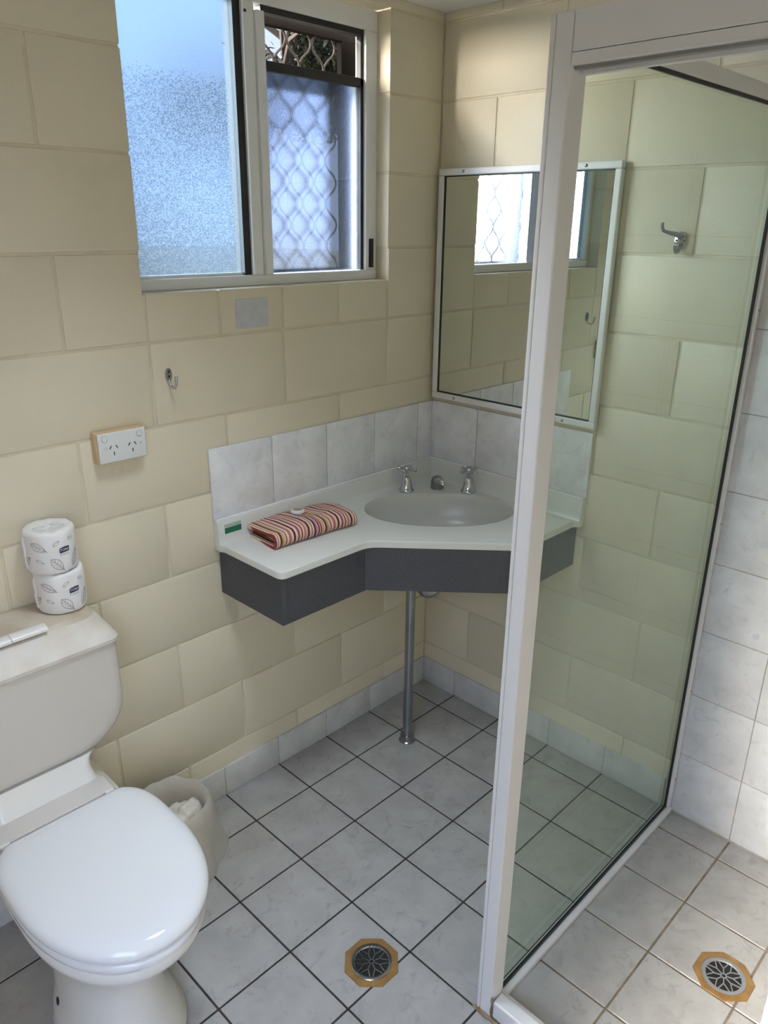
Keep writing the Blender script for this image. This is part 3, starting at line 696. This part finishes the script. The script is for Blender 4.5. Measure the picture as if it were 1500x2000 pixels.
# ------------------------------------------------------------------ floor drains
def drain(x, y, rot, label, ringm):
    t = thing('floor_drain', label, 'drain', (x, y, 0.0), rot, 'octagonal floor drains')
    N = 48
    bm = bmesh.new(); outer = []; inner = []
    ap = 0.0625
    for k in range(N):
        a = 2*math.pi*k/N; m8 = (a+math.pi/8) % (math.pi/4) - math.pi/8
        rr = ap/math.cos(m8); outer.append((rr*math.cos(a), rr*math.sin(a))); inner.append((0.0490*math.cos(a), 0.0490*math.sin(a)))
    rings = [[(p[0], p[1], 0.0004) for p in outer], [(p[0]*0.985, p[1]*0.985, 0.0030) for p in outer], [(p[0], p[1], 0.0032) for p in inner], [(p[0], p[1], 0.0012) for p in inner]]
    loft(bm, rings, (False, False)); obj('brass_plate', bm, M['brass'], t, 30)
    bm = bmesh.new(); loft(bm, [[(rr*math.cos(2*math.pi*k/N), rr*math.sin(2*math.pi*k/N), z) for k in range(N)] for rr, z in ((0.0485, 0.001), (0.0483, 0.0035), (0.0465, 0.0042), (0.0400, 0.0036), (0.0385, 0.001))], (False, False)); obj('ring', bm, ringm, t, 50)
    bm = bmesh.new(); lathe(bm, [(0.0400, 0.0004), (0.0400, 0.0009), (0.001, 0.0010)], 32); obj('hole_shade', bm, M['hole_shade'], t)  # flat black disc paints the dark inside of the drain hole
    bm = bmesh.new()
    def bar(p, q, w=0.0011):
        p, q = Vector(p), Vector(q); dd = (q-p).normalized(); nn = Vector((-dd.y, dd.x))*w
        prism(bm, [p-nn, q-nn, q+nn, p+nn], 0.0014, 0.0034)
    pol = lambda rr, a: (rr*math.cos(a), rr*math.sin(a))
    for k in range(8):
        am = (k+0.5)*math.pi/4
        bar(pol(0.006, am), pol(0.0205, am)); bar(pol(0.0205, am), pol(0.0392, k*math.pi/4+0.09)); bar(pol(0.0205, am), pol(0.0392, (k+1)*math.pi/4-0.09))
    for k in range(8): bar(pol(0.0062, (k+0.5)*math.pi/4), pol(0.0062, (k+1.5)*math.pi/4), 0.0014)
    obj('grate', bm, ringm, t)
drain(-0.990, -0.720, R(0), 'brass octagonal floor drain with shiny ring near the toilet', M['chrome'])
drain(-0.438, -1.324, R(0), 'brass octagonal floor drain with dull grey grate inside the shower', mat('grey_grate', (0.40, 0.41, 0.43), 0.4, metal=0.6, var=0.15))

# ------------------------------------------------------------------ toilet
TX = -1.465
to = thing('toilet', 'white close-coupled toilet with closed lid against the window wall', 'toilet', (TX, 0, 0))
def egg(hw, yb, yf, z, n=56, nb=4.0, nf=2.1, yc=None):
    yc = (yb*0.60+yf*0.40) if yc is None else yc
    pts = []
    for k in range(n):
        t = 2*math.pi*k/n; c, s = math.cos(t), math.sin(t)
        if s >= 0: p = (hw*math.copysign(abs(c)**(2/nb), c), yc+(yb-yc)*abs(s)**(2/nb), z)
        else: p = (hw*math.copysign(abs(c)**(2/nf), c), yc-(yc-yf)*abs(s)**(2/nf), z)
        pts.append(p)
    return pts
bm = bmesh.new()
loft(bm, [egg(0.124, -0.225, -0.585, 0.0006, yc=-0.42, nb=2), egg(0.125, -0.222, -0.588, 0.012, yc=-0.42, nb=2), egg(0.113, -0.215, -0.565, 0.035, yc=-0.41, nb=2), egg(0.098, -0.205, -0.540, 0.08, yc=-0.40, nb=2), egg(0.091, -0.185, -0.525, 0.15, yc=-0.38, nb=2.1),
          egg(0.096, -0.15, -0.535, 0.21, yc=-0.37, nb=2.2), egg(0.114, -0.10, -0.585, 0.27, yc=-0.41, nb=2.3), egg(0.140, -0.06, -0.642, 0.33, yc=-0.44, nb=2.3), egg(0.158, -0.06, -0.680, 0.370, yc=-0.45, nb=2.3), egg(0.163, -0.06, -0.690, 0.392, yc=-0.45, nb=2.4), egg(0.158, -0.06, -0.685, 0.401, yc=-0.45, nb=2.4)])
pan = obj('pan', bm, M['china'], to, 60)
boxo('outlet_neck', (-0.055, 0.055, -0.22, -0.02, 0.12, 0.22), M['china'], to, 0.03, 3, 60)
# rear platform that carries the cistern
bm = bmesh.new()
def rrect(hx, y0, y1, rr, z, n=6):
    poly = [(-hx, y0), (hx, y0), (hx, y1), (-hx, y1)]
    return [(p.x, p.y, z) for p in round_poly(poly, rr, n)]
loft(bm, [rrect(0.150, -0.235, -0.03, 0.03, 0.3995), rrect(0.130, -0.225, -0.03, 0.03, 0.42), rrect(0.113, -0.205, -0.03, 0.03, 0.445), rrect(0.108, -0.192, -0.03, 0.025, 0.47), rrect(0.112, -0.184, -0.03, 0.02, 0.490), rrect(0.125, -0.180, -0.03, 0.02, 0.5005)])
obj('cistern_shelf', bm, M['china'], to, 60)
# bolt hole on the flank of the foot
hit, hp, hn, _ = pan.ray_cast(Vector((-0.60, -0.345, 0.062)), Vector((1, 0, 0)))
bm = bmesh.new(); lathe(bm, [(0.0085, 0), (0.0085, 0.0012), (0.006, 0.0018), (0.001, 0.0018)], 16)
bmesh.ops.rotate(bm, verts=bm.verts, cent=(0, 0, 0), matrix=hn.to_track_quat('Z', 'Y').to_matrix()); bmesh.ops.translate(bm, verts=bm.verts, vec=hp)
obj('bolt_cap', bm, M['dark'], to, 40, label='dark bolt hole in the foot')
# cistern body
bm = bmesh.new(); hx = 0.207
def cis_outline(ins, y):
    pts = []; z1 = 0.7525; z0 = 0.501+ins
    h = hx-ins
    pts.append((h, y, z1)); pts.append((h+0.001, y, 0.64))
    for k in range(0, 13):
        a = math.pi/2*k/12
        pts.append((h-0.115+0.115*math.cos(a), y, z0+0.105-0.105*math.sin(a)))
    for k in range(12, -1, -1):
        a = math.pi/2*k/12
        pts.append((-(h-0.115+0.115*math.cos(a)), y, z0+0.105-0.105*math.sin(a)))
    pts.append((-h-0.001, y, 0.64)); pts.append((-h, y, z1)); return pts
loft(bm, [cis_outline(0.0, -0.012), cis_outline(0.0, -0.165), cis_outline(0.004, -0.177), cis_outline(0.012, -0.1835), cis_outline(0.024, -0.1855)])
cis = obj('cistern', bm, M['cistern'], to, 50)
bm = bmesh.new()
def lidring(ix, iy, z, rr):
    poly = [(-0.213+ix, -0.1905+iy), (0.213-ix, -0.1905+iy), (0.213-ix, -0.004), (-0.213+ix, -0.004)]
    return [(p.x, p.y, z) for p in round_poly(poly, [rr, rr, 0.01, 0.01], 6)]
loft(bm, [lidring(0.002, 0.002, 0.7535, 0.03), lidring(0, 0, 0.756, 0.03), lidring(0, 0, 0.764, 0.03), lidring(0.004, 0.008, 0.772, 0.032), lidring(0.020, 0.050, 0.806, 0.05), lidring(0.025, 0.062, 0.8125, 0.055), lidring(0.034, 0.080, 0.815, 0.06)])
bm.normal_update(); bmesh.ops.recalc_face_normals(bm, faces=bm.faces[:])
for f in bm.faces: f.material_index = 1 if f.calc_center_median().z > 0.8085 else 0
obj('cistern_lid', bm, [M['cislidside'], M['cislid']], cis, 18, label='dusty yellowed cistern lid')
for s in (1, -1):
    bm = bmesh.new()
    pts = []
    for k in range(13):
        a = math.pi*k/12; pts.append((0.0175*math.cos(a), 0.0105*math.sin(a)))
    x0, x1 = (0.0006, 0.0745) if s > 0 else (-0.0745, -0.0006)
    A_ = [(x0, -0.130+p[0], 0.8135+p[1]) for p in pts]; B_ = [(x1, -0.130+p[0], 0.8135+p[1]) for p in pts]
    loft(bm, [A_, B_]); o = obj('flush_button', bm, M['button'], cis, 40)
# seat, lid, hinge
bm = bmesh.new()
loft(bm, [egg(0.158, -0.264, -0.682, 0.4015, yc=-0.44), egg(0.164, -0.264, -0.690, 0.407, yc=-0.44), egg(0.165, -0.264, -0.691, 0.420, yc=-0.44), egg(0.160, -0.266, -0.686, 0.4255, yc=-0.44)]); obj('seat', bm, M['seat'], to, 50)
bm = bmesh.new()
L_ = lambda ins, z: [(p[0]+0.006, min(p[1], -0.266-ins*0.5), p[2]+0.003) for p in egg(0.172-ins, -0.250-ins*0.6, -0.689+ins, z, n=96, yc=-0.435)]
loft(bm, [L_(0.006, 0.4228), L_(0.001, 0.4245), L_(0.0, 0.428), L_(0.0005, 0.433), L_(0.004, 0.4395), L_(0.010, 0.4445), L_(0.020, 0.4485), L_(0.038, 0.4512), L_(0.065, 0.4528), L_(0.10, 0.4538), L_(0.14, 0.4542)])
obj('lid', bm, M['seat'], to, 60)
bm = bmesh.new(); box(bm, -0.140, 0.122, -0.262, -0.203, 0.4015, 0.4455, bev=0.004, seg=3); obj('hinge_cover', bm, M['hinge'], to, 40)
for xx in (-0.118, 0.106):
    boxo('hinge_pin', (xx-0.010, xx+0.010, -0.2685, -0.2605, 0.440, 0.4478), M['button'], to, 0.0015)

# ------------------------------------------------------------------ wrapped toilet rolls
RR = 0.0525; RH = 0.096
def ribbon(bm, pts, w, rad, zc=0.0, closed=False):
    # flat print: (angle, height) polyline to a thin strip on the roll
    n = len(pts); L, Rr = [], []
    for i in range(n):
        a = Vector(pts[(i-1) % n] if (closed or i) else pts[i]); b = Vector(pts[(i+1) % n] if (closed or i < n-1) else pts[i]); t = (b-a)
        if t.length == 0: t = Vector((1, 0))
        t.normalize(); nn = Vector((-t.y, t.x))*w/2; p = Vector(pts[i])
        for lst, q in ((L, p+nn), (Rr, p-nn)):
            th = q.x/RR; lst.append(bm.verts.new((rad*math.sin(th), -rad*math.cos(th), q.y)))
    for i in range(n if closed else n-1):
        j = (i+1) % n; bm.faces.new((L[i], L[j], Rr[j], Rr[i]))
def leaf(bm, cx, cy, ln, wd, ang, w=0.0012, veins=4):
    c, s = math.cos(ang), math.sin(ang)
    tr = lambda x, y: (cx+c*x-s*y, cy+s*x+c*y)
    up = [tr(-ln/2+ln*k/14, wd/2*math.sin(math.pi*(k/14)**0.85)) for k in range(15)]
    dn = [tr(-ln/2+ln*k/14, -wd/2*math.sin(math.pi*(k/14)**0.85)) for k in range(15)]
    rad = RR+0.0006
    ribbon(bm, up, w, rad); ribbon(bm, dn, w, rad); ribbon(bm, [tr(-ln/2, 0), tr(0, 0.0006), tr(ln/2*1.15, 0)], w, rad)
    for k in range(veins):
        x = -ln*0.3+ln*0.6*k/(veins-1) if veins > 1 else 0
        for sg in (1, -1):
            ribbon(bm, [tr(x+ln*0.1, 0), tr(x, sg*wd*0.17), tr(x-ln*0.06, sg*wd*0.33)], w*0.7, rad)
def textmesh(s, size):
    cu = bpy.data.curves.new('t', 'FONT'); cu.body = s; cu.size = size; cu.align_x = 'CENTER'; cu.align_y = 'CENTER'; cu.resolution_u = 3
    o = bpy.data.objects.new('t', cu); C.objects.link(o); bpy.context.view_layer.update()
    me = bpy.data.meshes.new_from_object(o.evaluated_get(bpy.context.evaluated_depsgraph_get())); bpy.data.objects.remove(o); bpy.data.curves.remove(cu); return me
def wrap_text(name, s, size, cx, cy, m, parent, rad, bold=0.0, sx=1.0):
    me = textmesh(s, size); bm = bmesh.new(); bm.from_mesh(me); bpy.data.meshes.remove(me)
    for v in bm.verts:
        th = (cx+v.co.x*sx)/RR; y = cy+v.co.y; v.co = Vector((rad*math.sin(th), -rad*math.cos(th), y))
    return obj(name, bm, m, parent)
def roll(x, y, z, rotz, label, seed, top_open):
    t = thing('toilet_roll', label, 'toilet roll', (x, y, z), rotz, 'wrapped toilet rolls on the cistern')
    bm = bmesh.new(); n = 48; rings = []
    prof = [(0.028, 0.0008), (0.046, 0.0004), (0.0505, 0.003), (RR, 0.009), (RR, 0.03), (RR, 0.06), (RR, RH-0.008), (0.0505, RH-0.002), (0.047, RH), (0.036, RH-0.0015), (0.022, RH-0.005), (0.006, RH-0.009)]
    for i, (rr, zz) in enumerate(prof):
        rg = []
        for k in range(n):
            a = 2*math.pi*k/n
            q = Vector((math.cos(a)*2, math.sin(a)*2, zz*22+seed))
            dr = mnoise.noise(q)*0.0013 if 0.01 < zz < RH-0.01 else mnoise.noise(q*1.7)*0.003
            # keep the printed front smooth
            if 3.4 < (a % (2*math.pi)) < 6.1 and 0.008 < zz < RH-0.007: dr *= 0.12
            dz = mnoise.noise(q*2.3+Vector((3, 1, 8)))*0.0035 if (i >= 7) else 0
            rg.append(((rr+dr)*math.cos(a), (rr+dr)*math.sin(a), max(0.0004, zz+dz)))
        rings.append(rg)
    loft(bm, rings); wr = obj('wrapper', bm, M['paper'], t, 70)
    # gathered wrapper seam on the left
    bm = bmesh.new()
    a = R(196)
    tube(bm, [((RR+0.001)*math.cos(a+0.05*math.sin(k*1.3)), (RR+0.001)*math.sin(a+0.05*math.sin(k*1.3)), 0.010+0.0075*k) for k in range(11)], [0.001, 0.003, 0.0035, 0.0028, 0.004, 0.003, 0.0036, 0.0042, 0.0034, 0.003, 0.001], 8); obj('seam', bm, M['paper'], t, 60)
    for args in ((-0.026, 0.066, 0.036, 0.017, R(-28)), (0.009, 0.024, 0.037, 0.019, R(-52)), (0.052, 0.030, 0.040, 0.016, R(65)), (-0.062, 0.03, 0.034, 0.016, R(40)),
                 (0.011, 0.072, 0.017, 0.008, R(38), 0.0006, 2), (-0.026, 0.034, 0.019, 0.008, R(-25), 0.0006, 2), (0.046, 0.076, 0.014, 0.008, R(-10), 0.0006, 2)):
        bm = bmesh.new(); leaf(bm, *args); obj('leaf_print', bm, M['ink'], wr)
    # printed leaves on top
    bm = bmesh.new()
    def flat(cx, cy, ln, wd, ang):
        tr = lambda x, y: Vector((cx+math.cos(ang)*x-math.sin(ang)*y, cy+math.sin(ang)*x+math.cos(ang)*y))
        for sg in (1, -1, 0):
            P = [tr(-ln/2+ln*k/12, sg*wd/2*math.sin(math.pi*k/12)) for k in range(13)]
            for a_, b_ in zip(P, P[1:]):
                dd = (b_-a_).normalized(); nn = Vector((-dd.y, dd.x))*0.0005
                bm.faces.new([bm.verts.new((q.x, q.y, RH+0.0022)) for q in (a_-nn, b_-nn, b_+nn, a_+nn)])
    bm.free()
    if top_open:
        for args in ((-0.018, -0.010, 0.028, 0.012, R(20)), (0.018, -0.002, 0.032, 0.013, R(-25))):
            bm = bmesh.new(); flat(*args); obj('leaf_print', bm, M['ink'], wr)
    # badge with the printed name
    bm = bmesh.new(); rad = RR+0.0007
    w, h, cx, cy = 0.0225, 0.0112, 0.0275, 0.0545
    nn = 10; top, bot = [], []
    for k in range(nn+1):
        f = k/nn; x = cx-w/2+w*f
        zt = cy+h/2+0.0013*math.sin(math.pi*f)+0.0012*(f-0.5); zb = cy-h/2+0.0012*(f-0.5)
        if k == 0: zt -= 0.001
        if k == nn: zb += 0.0015
        th = x/RR; top.append(bm.verts.new((rad*math.sin(th), -rad*math.cos(th), zt))); bot.append(bm.verts.new((rad*math.sin(th), -rad*math.cos(th), zb)))
    for k in range(nn): bm.faces.new((bot[k], bot[k+1], top[k+1], top[k]))
    bd = obj('name_badge', bm, M['navy'], wr)
    wrap_text('badge_lettering', 'TORK', 0.0078, cx, cy+0.0003, M['white'], wr, RR+0.0010, sx=0.98)
    wrap_text('lettering', 'Advanced', 0.0054, cx-0.0012, cy-0.0098, M['ink'], wr, RR+0.0008, sx=0.95)
    return t
roll(-1.318, -0.0585, 0.8153, R(-21), 'wrapped toilet roll standing on the cistern, lower of the two', 2.0, False)
roll(-1.326, -0.0570, 0.8153+RH+0.0012, R(-21), 'wrapped toilet roll stacked on top of another', 5.0, True)

# ------------------------------------------------------------------ bin with liner
bn = thing('waste_bin', 'small waste bin with translucent white liner between toilet and wall', 'bin', (-1.160, -0.155, 0))
bm = bmesh.new(); rings = lathe(bm, [(0.070, 0.0006), (0.076, 0.004), (0.086, 0.195), (0.087, 0.200), (0.084, 0.200), (0.082, 0.195), (0.073, 0.008), (0.01, 0.006)], 36); obj('bin_body', bm, M['bin'], bn, 50)
bm = bmesh.new(); rings = []; n = 60
prof = [(0.062, 0.10), (0.072, 0.15), (0.079, 0.19), (0.087, 0.222), (0.092, 0.228), (0.097, 0.220), (0.0985, 0.17), (0.099, 0.11), (0.101, 0.05), (0.104, 0.003)]
for i, (rr, zz) in enumerate(prof):
    rg = []
    for k in range(n):
        a = 2*math.pi*k/n; q = Vector((math.cos(a)*3, math.sin(a)*3, zz*9))
        dr = mnoise.noise(q)*(0.003 if i < 7 else 0.006) + 0.0012*math.sin(a*11+zz*20)
        g = max(0.0, math.cos(a-R(10)))**7
        if i >= 5: dr += g*0.0155*(i-5)
        zz2 = zz + mnoise.noise(q+Vector((5, 5, 5)))*0.007*(1 if i < 9 else 0)
        x, y = (rr+dr)*math.cos(a), (rr+dr)*math.sin(a); y = min(y, 0.142)
        rg.append((x, y, max(0.0015, zz2)))
    rings.append(rg)
loft(bm, rings, (False, False)); obj('liner', bm, M['liner'], bn, 70, label='translucent white bin liner')
bm = bmesh.new(); bmesh.ops.create_icosphere(bm, subdivisions=4, radius=1)
for v in bm.verts:
    q = v.co.copy(); f = 1+mnoise.noise(q*1.6)*0.35+mnoise.noise(q*4)*0.2+abs(mnoise.noise(q*8))*0.12
    v.co = Vector((q.x*0.052*f+0.022, q.y*0.046*f-0.026, 0.165+q.z*0.052*f))
obj('liner_bunch', bm, mat('bunched_film', (0.80, 0.75, 0.70), 0.4, var=0.1, vscale=30), bn, 80, label='bunched white plastic inside the bin')

# ------------------------------------------------------------------ power point
gp = thing('power_outlet', 'white double power outlet on cream mounting block on the wall', 'power outlet', (-1.120, 0, 1.1425))
boxo('mounting_block', (-0.061, 0.060, -0.0225, -0.0012, -0.037, 0.0365), M['gpoback'], gp, 0.002)
fpl = boxo('face_plate', (-0.0585, 0.0585, -0.0300, -0.0228, -0.0350, 0.0350), M['gpo'], gp, 0.003, 3, 40)
def disc(name, x, z, rr, m, th=0.0012, ring=False):
    bm = bmesh.new()
    if ring: loft(bm, [[(r_*math.cos(2*math.pi*k/24), r_*math.sin(2*math.pi*k/24), zz) for k in range(24)] for r_, zz in ((rr, 0), (rr, th), (rr-0.001, th), (rr-0.001, 0))], (False, False))
    else: lathe(bm, [(rr, 0), (rr, th*0.7), (rr*0.9, th)], 24)
    bmesh.ops.rotate(bm, verts=bm.verts, cent=(0, 0, 0), matrix=Matrix.Rotation(R(90), 3, 'X')); bmesh.ops.translate(bm, verts=bm.verts, vec=(x, -0.0299, z)); return obj(name, bm, m, fpl, 40)
for x in (-0.043, 0.043):
    disc('switch', x, 0.0225, 0.0068, M['gpo'], 0.0022); disc('switch_ring', x, 0.0225, 0.0080, M['gporing'], 0.0008, True)
disc('indicator', -0.043, 0.000, 0.004, M['gporing'], 0.0006, True); disc('indicator', 0.043, -0.0005, 0.003, M['gporing'], 0.0006, True)
def slot(x, z, ang):
    bm = bmesh.new(); box(bm, -0.0010, 0.0010, -0.0306, -0.0296, -0.0042, 0.0042); bmesh.ops.rotate(bm, verts=bm.verts, cent=(0, 0, 0), matrix=Matrix.Rotation(R(ang), 3, 'Y')); bmesh.ops.translate(bm, verts=bm.verts, vec=(x, 0, z)); obj('pin_slot', bm, M['dark'], fpl)
for x in (-0.023, 0.023):
    slot(x-0.0075, 0.0015, 30); slot(x+0.0075, 0.0015, -30); slot(x, -0.0135, 0)

# pale square patch below the sill
bm = bmesh.new(); box(bm, -0.768, -0.667, -0.0022, 0.002, 1.374, 1.446, bev=0.0008, seg=1); o = obj('wall_patch', bm, M['patch'], None, 40); tag(o, 'pale grey square patch on the wall under the window sill', 'patch')

# ------------------------------------------------------------------ robe hooks
h1 = thing('robe_hook', 'small chrome wire robe hook on the wall below the window', 'hook', (-0.972, 0, 1.285), 0, 'chrome robe hooks')
bm = bmesh.new(); prism(bm, [(0.0085*math.cos(a), 0.020*math.sin(a)*(1.0 if math.sin(a) < 0 else 0.75)) for a in [2*math.pi*k/20 for k in range(20)]], 0, 0.0035, 0.001, 2)
bmesh.ops.rotate(bm, verts=bm.verts, cent=(0, 0, 0), matrix=Matrix.Rotation(R(90), 3, 'X')); bmesh.ops.translate(bm, verts=bm.verts, vec=(0, -0.0006, 0)); obj('base_plate', bm, M['dullchrome'], h1, 40)
bm = bmesh.new(); tube(bm, [(0, -0.004, -0.012), (0, -0.006, -0.022), (0, -0.014, -0.030), (0, -0.026, -0.030), (0, -0.033, -0.022), (0, -0.036, -0.008), (0, -0.0365, -0.001)], [0.004, 0.0036, 0.0034, 0.0034, 0.0034, 0.0036, 0.0042], 12); obj('arm', bm, M['chrome'], h1, 60)
for z in (0.006, -0.005):
    bm = bmesh.new(); lathe(bm, [(0.0024, 0), (0.0024, 0.001)], 10); bmesh.ops.rotate(bm, verts=bm.verts, cent=(0, 0, 0), matrix=Matrix.Rotation(R(90), 3, 'X')); bmesh.ops.translate(bm, verts=bm.verts, vec=(0, -0.0041, z)); obj('screw', bm, M['dark'], h1)
h2 = thing('robe_hook', 'chrome double robe hook on the wall behind the shower glass', 'hook', (0, -0.780, 1.597), 0, 'chrome robe hooks')
bm = bmesh.new(); prism(bm, [(0.016*math.cos(a), 0.021*math.sin(a)) for a in [2*math.pi*k/20 for k in range(20)]], 0, 0.005, 0.0018, 2)
bmesh.ops.rotate(bm, verts=bm.verts, cent=(0, 0, 0), matrix=Matrix.Rotation(R(90), 3, 'Z')); bmesh.ops.rotate(bm, verts=bm.verts, cent=(0, 0, 0), matrix=Matrix.Rotation(R(-90), 3, 'Y')); bmesh.ops.translate(bm, verts=bm.verts, vec=(-0.0006, 0, 0)); obj('base_plate', bm, M['chrome'], h2, 40)
bm = bmesh.new(); tube(bm, [(-0.004, 0, 0.010), (-0.018, 0.008, 0.014), (-0.038, 0.018, 0.018), (-0.050, 0.025, 0.022), (-0.054, 0.028, 0.032), (-0.053, 0.028, 0.040)], [0.008, 0.0058, 0.0046, 0.004, 0.0036, 0.0042], 12); obj('upper_arm', bm, M['dullchrome'], h2, 60)
bm = bmesh.new(); tube(bm, [(-0.004, 0, -0.012), (-0.012, 0, -0.024), (-0.022, 0, -0.027), (-0.029, 0, -0.020), (-0.030, 0, -0.010)], [0.007, 0.005, 0.0042, 0.004, 0.0044], 12); obj('lower_arm', bm, M['dullchrome'], h2, 60)
for yy in (-0.010, 0.010):
    bm = bmesh.new(); lathe(bm, [(0.0024, 0), (0.0024, 0.001)], 10); bmesh.ops.rotate(bm, verts=bm.verts, cent=(0, 0, 0), matrix=Matrix.Rotation(R(-90), 3, 'Y')); bmesh.ops.translate(bm, verts=bm.verts, vec=(-0.0056, yy, 0)); obj('screw', bm, M['dark'], h2)

# ------------------------------------------------------------------ outside
gd = struct(boxo('trim_3', (-30, 40, 0.30, 60, -0.40, -0.35), M['grass']), 'dry ground outside the window', 'ground')
struct(boxo('trim_4', (-14, SIDE-0.12, -14, 0.25, -0.10, -0.05), M['soil']), 'ground outside the doorway', 'ground')
struct(boxo('trim_6', (-7.5, SIDE-0.1, 0.0, 0.09, -0.1, 4.2), M['block']), 'unseen wing wall added to block the sun from the doorway', 'wall')  # added out of view to keep the sun out of the doorway
struct(boxo('trim_7', (-7.4, -7.2, -9, -0.01, -0.1, 3.6), M['blockerwall']), 'unseen wall added opposite the doorway to block low sky light', 'wall')  # added out of view to hold low sky light off the header
hd = thing('shade_leaves', 'leaf mass added to darken the lower left frosted pane', 'shade_leaves', (4.1, 9.0, -0.36)); rng = random.Random(21); hb = bmesh.new()  # leaf scatter added to grade the pane darker towards its foot
for k in range(105000):
    z = rng.random()**1.7*3.9; c0 = Vector((rng.uniform(-2.2, 2.0), rng.uniform(-0.5, 0.5), z))
    a1 = Vector((rng.uniform(-1, 1), rng.uniform(-1, 1), rng.uniform(-1, 1))).normalized(); a2 = a1.orthogonal().normalized(); L1 = rng.uniform(0.013, 0.019)
    hb.faces.new([hb.verts.new(c0+q) for q in (-a1*L1, a2*L1*0.6, a1*L1, -a2*L1*0.6)])
f = obj('foliage', hb, M['leafa'], hd); f['kind'] = 'stuff'
struct(boxo('trim_5', (SIDE-0.45, SIDE-0.11, REAR-1.4, -0.01, 2.20, 2.24), M['eave']), 'unseen roof slab added outside the doorway to cut sky light', 'roof')  # added out of view to shape sky light entering the doorway
def tree(x, y, h, crown, seed, m, nleaf, dx, label):
    t = thing('tree', label, 'tree', (x, y, -0.36)); rng = random.Random(seed)
    bm = bmesh.new(); tube(bm, [(0, 0, 0), (0.03, 0.03, h*0.3), (0.02, -0.04, h*0.55), (dx, 0, h*0.92)], [0.13, 0.10, 0.07, 0.02], 10); obj('trunk', bm, M['bark'], t, 60)
    lb = bmesh.new()
    for k in range(9):
        a = rng.uniform(0, 6.28); z = h*rng.uniform(0.3, 0.8); Lh = crown*rng.uniform(0.6, 1.0)
        z = h*rng.uniform(0.68, 0.85); p0 = Vector((dx*0.6, 0, z)); p1 = p0+Vector((math.cos(a)*Lh*0.5, math.sin(a)*Lh*0.5, Lh*0.3)); p2 = p0+Vector((math.cos(a+0.3)*Lh, math.sin(a+0.3)*Lh, Lh*0.5))
        b2 = bmesh.new(); tube(b2, [p0, p1, p2], [0.035, 0.022, 0.006], 6); obj('branch', b2, M['bark'], t, 60)
    for k in range(nleaf):
        a = rng.uniform(0, 6.28); v = rng.uniform(-1, 1); rr = crown*rng.random()**0.45
        c = Vector((dx+rr*math.cos(a)*math.sqrt(1-v*v), rr*math.sin(a)*math.sqrt(1-v*v), h*0.78+rr*v*1.0))
        if mnoise.noise(c*1.4+Vector((seed, 0, 0))) < -0.08: continue
        ax1 = Vector((rng.uniform(-1, 1), rng.uniform(-1, 1), rng.uniform(-1, 0.3))).normalized(); ax2 = ax1.cross(Vector((rng.uniform(-1, 1), rng.uniform(-1, 1), 1))).normalized()
        L1, L2 = rng.uniform(0.05, 0.10), rng.uniform(0.012, 0.024)
        v0 = [lb.verts.new(c+q) for q in (-ax1*L1*0.5, ax2*L2, ax1*L1*0.5, -ax2*L2)]; lb.faces.new(v0)
    f = obj('foliage', lb, m, t); f['kind'] = 'stuff'
tree(3.12, 5.18, 4.4, 0.68, 3, M['leafa'], 11000, 0.80, 'olive green tree outside behind the open strip of the window')
tree(5.45, 5.60, 4.5, 0.70, 8, M['leafb'], 9000, -0.10, 'sparse grey-green tree outside, seen at the window strip right end')
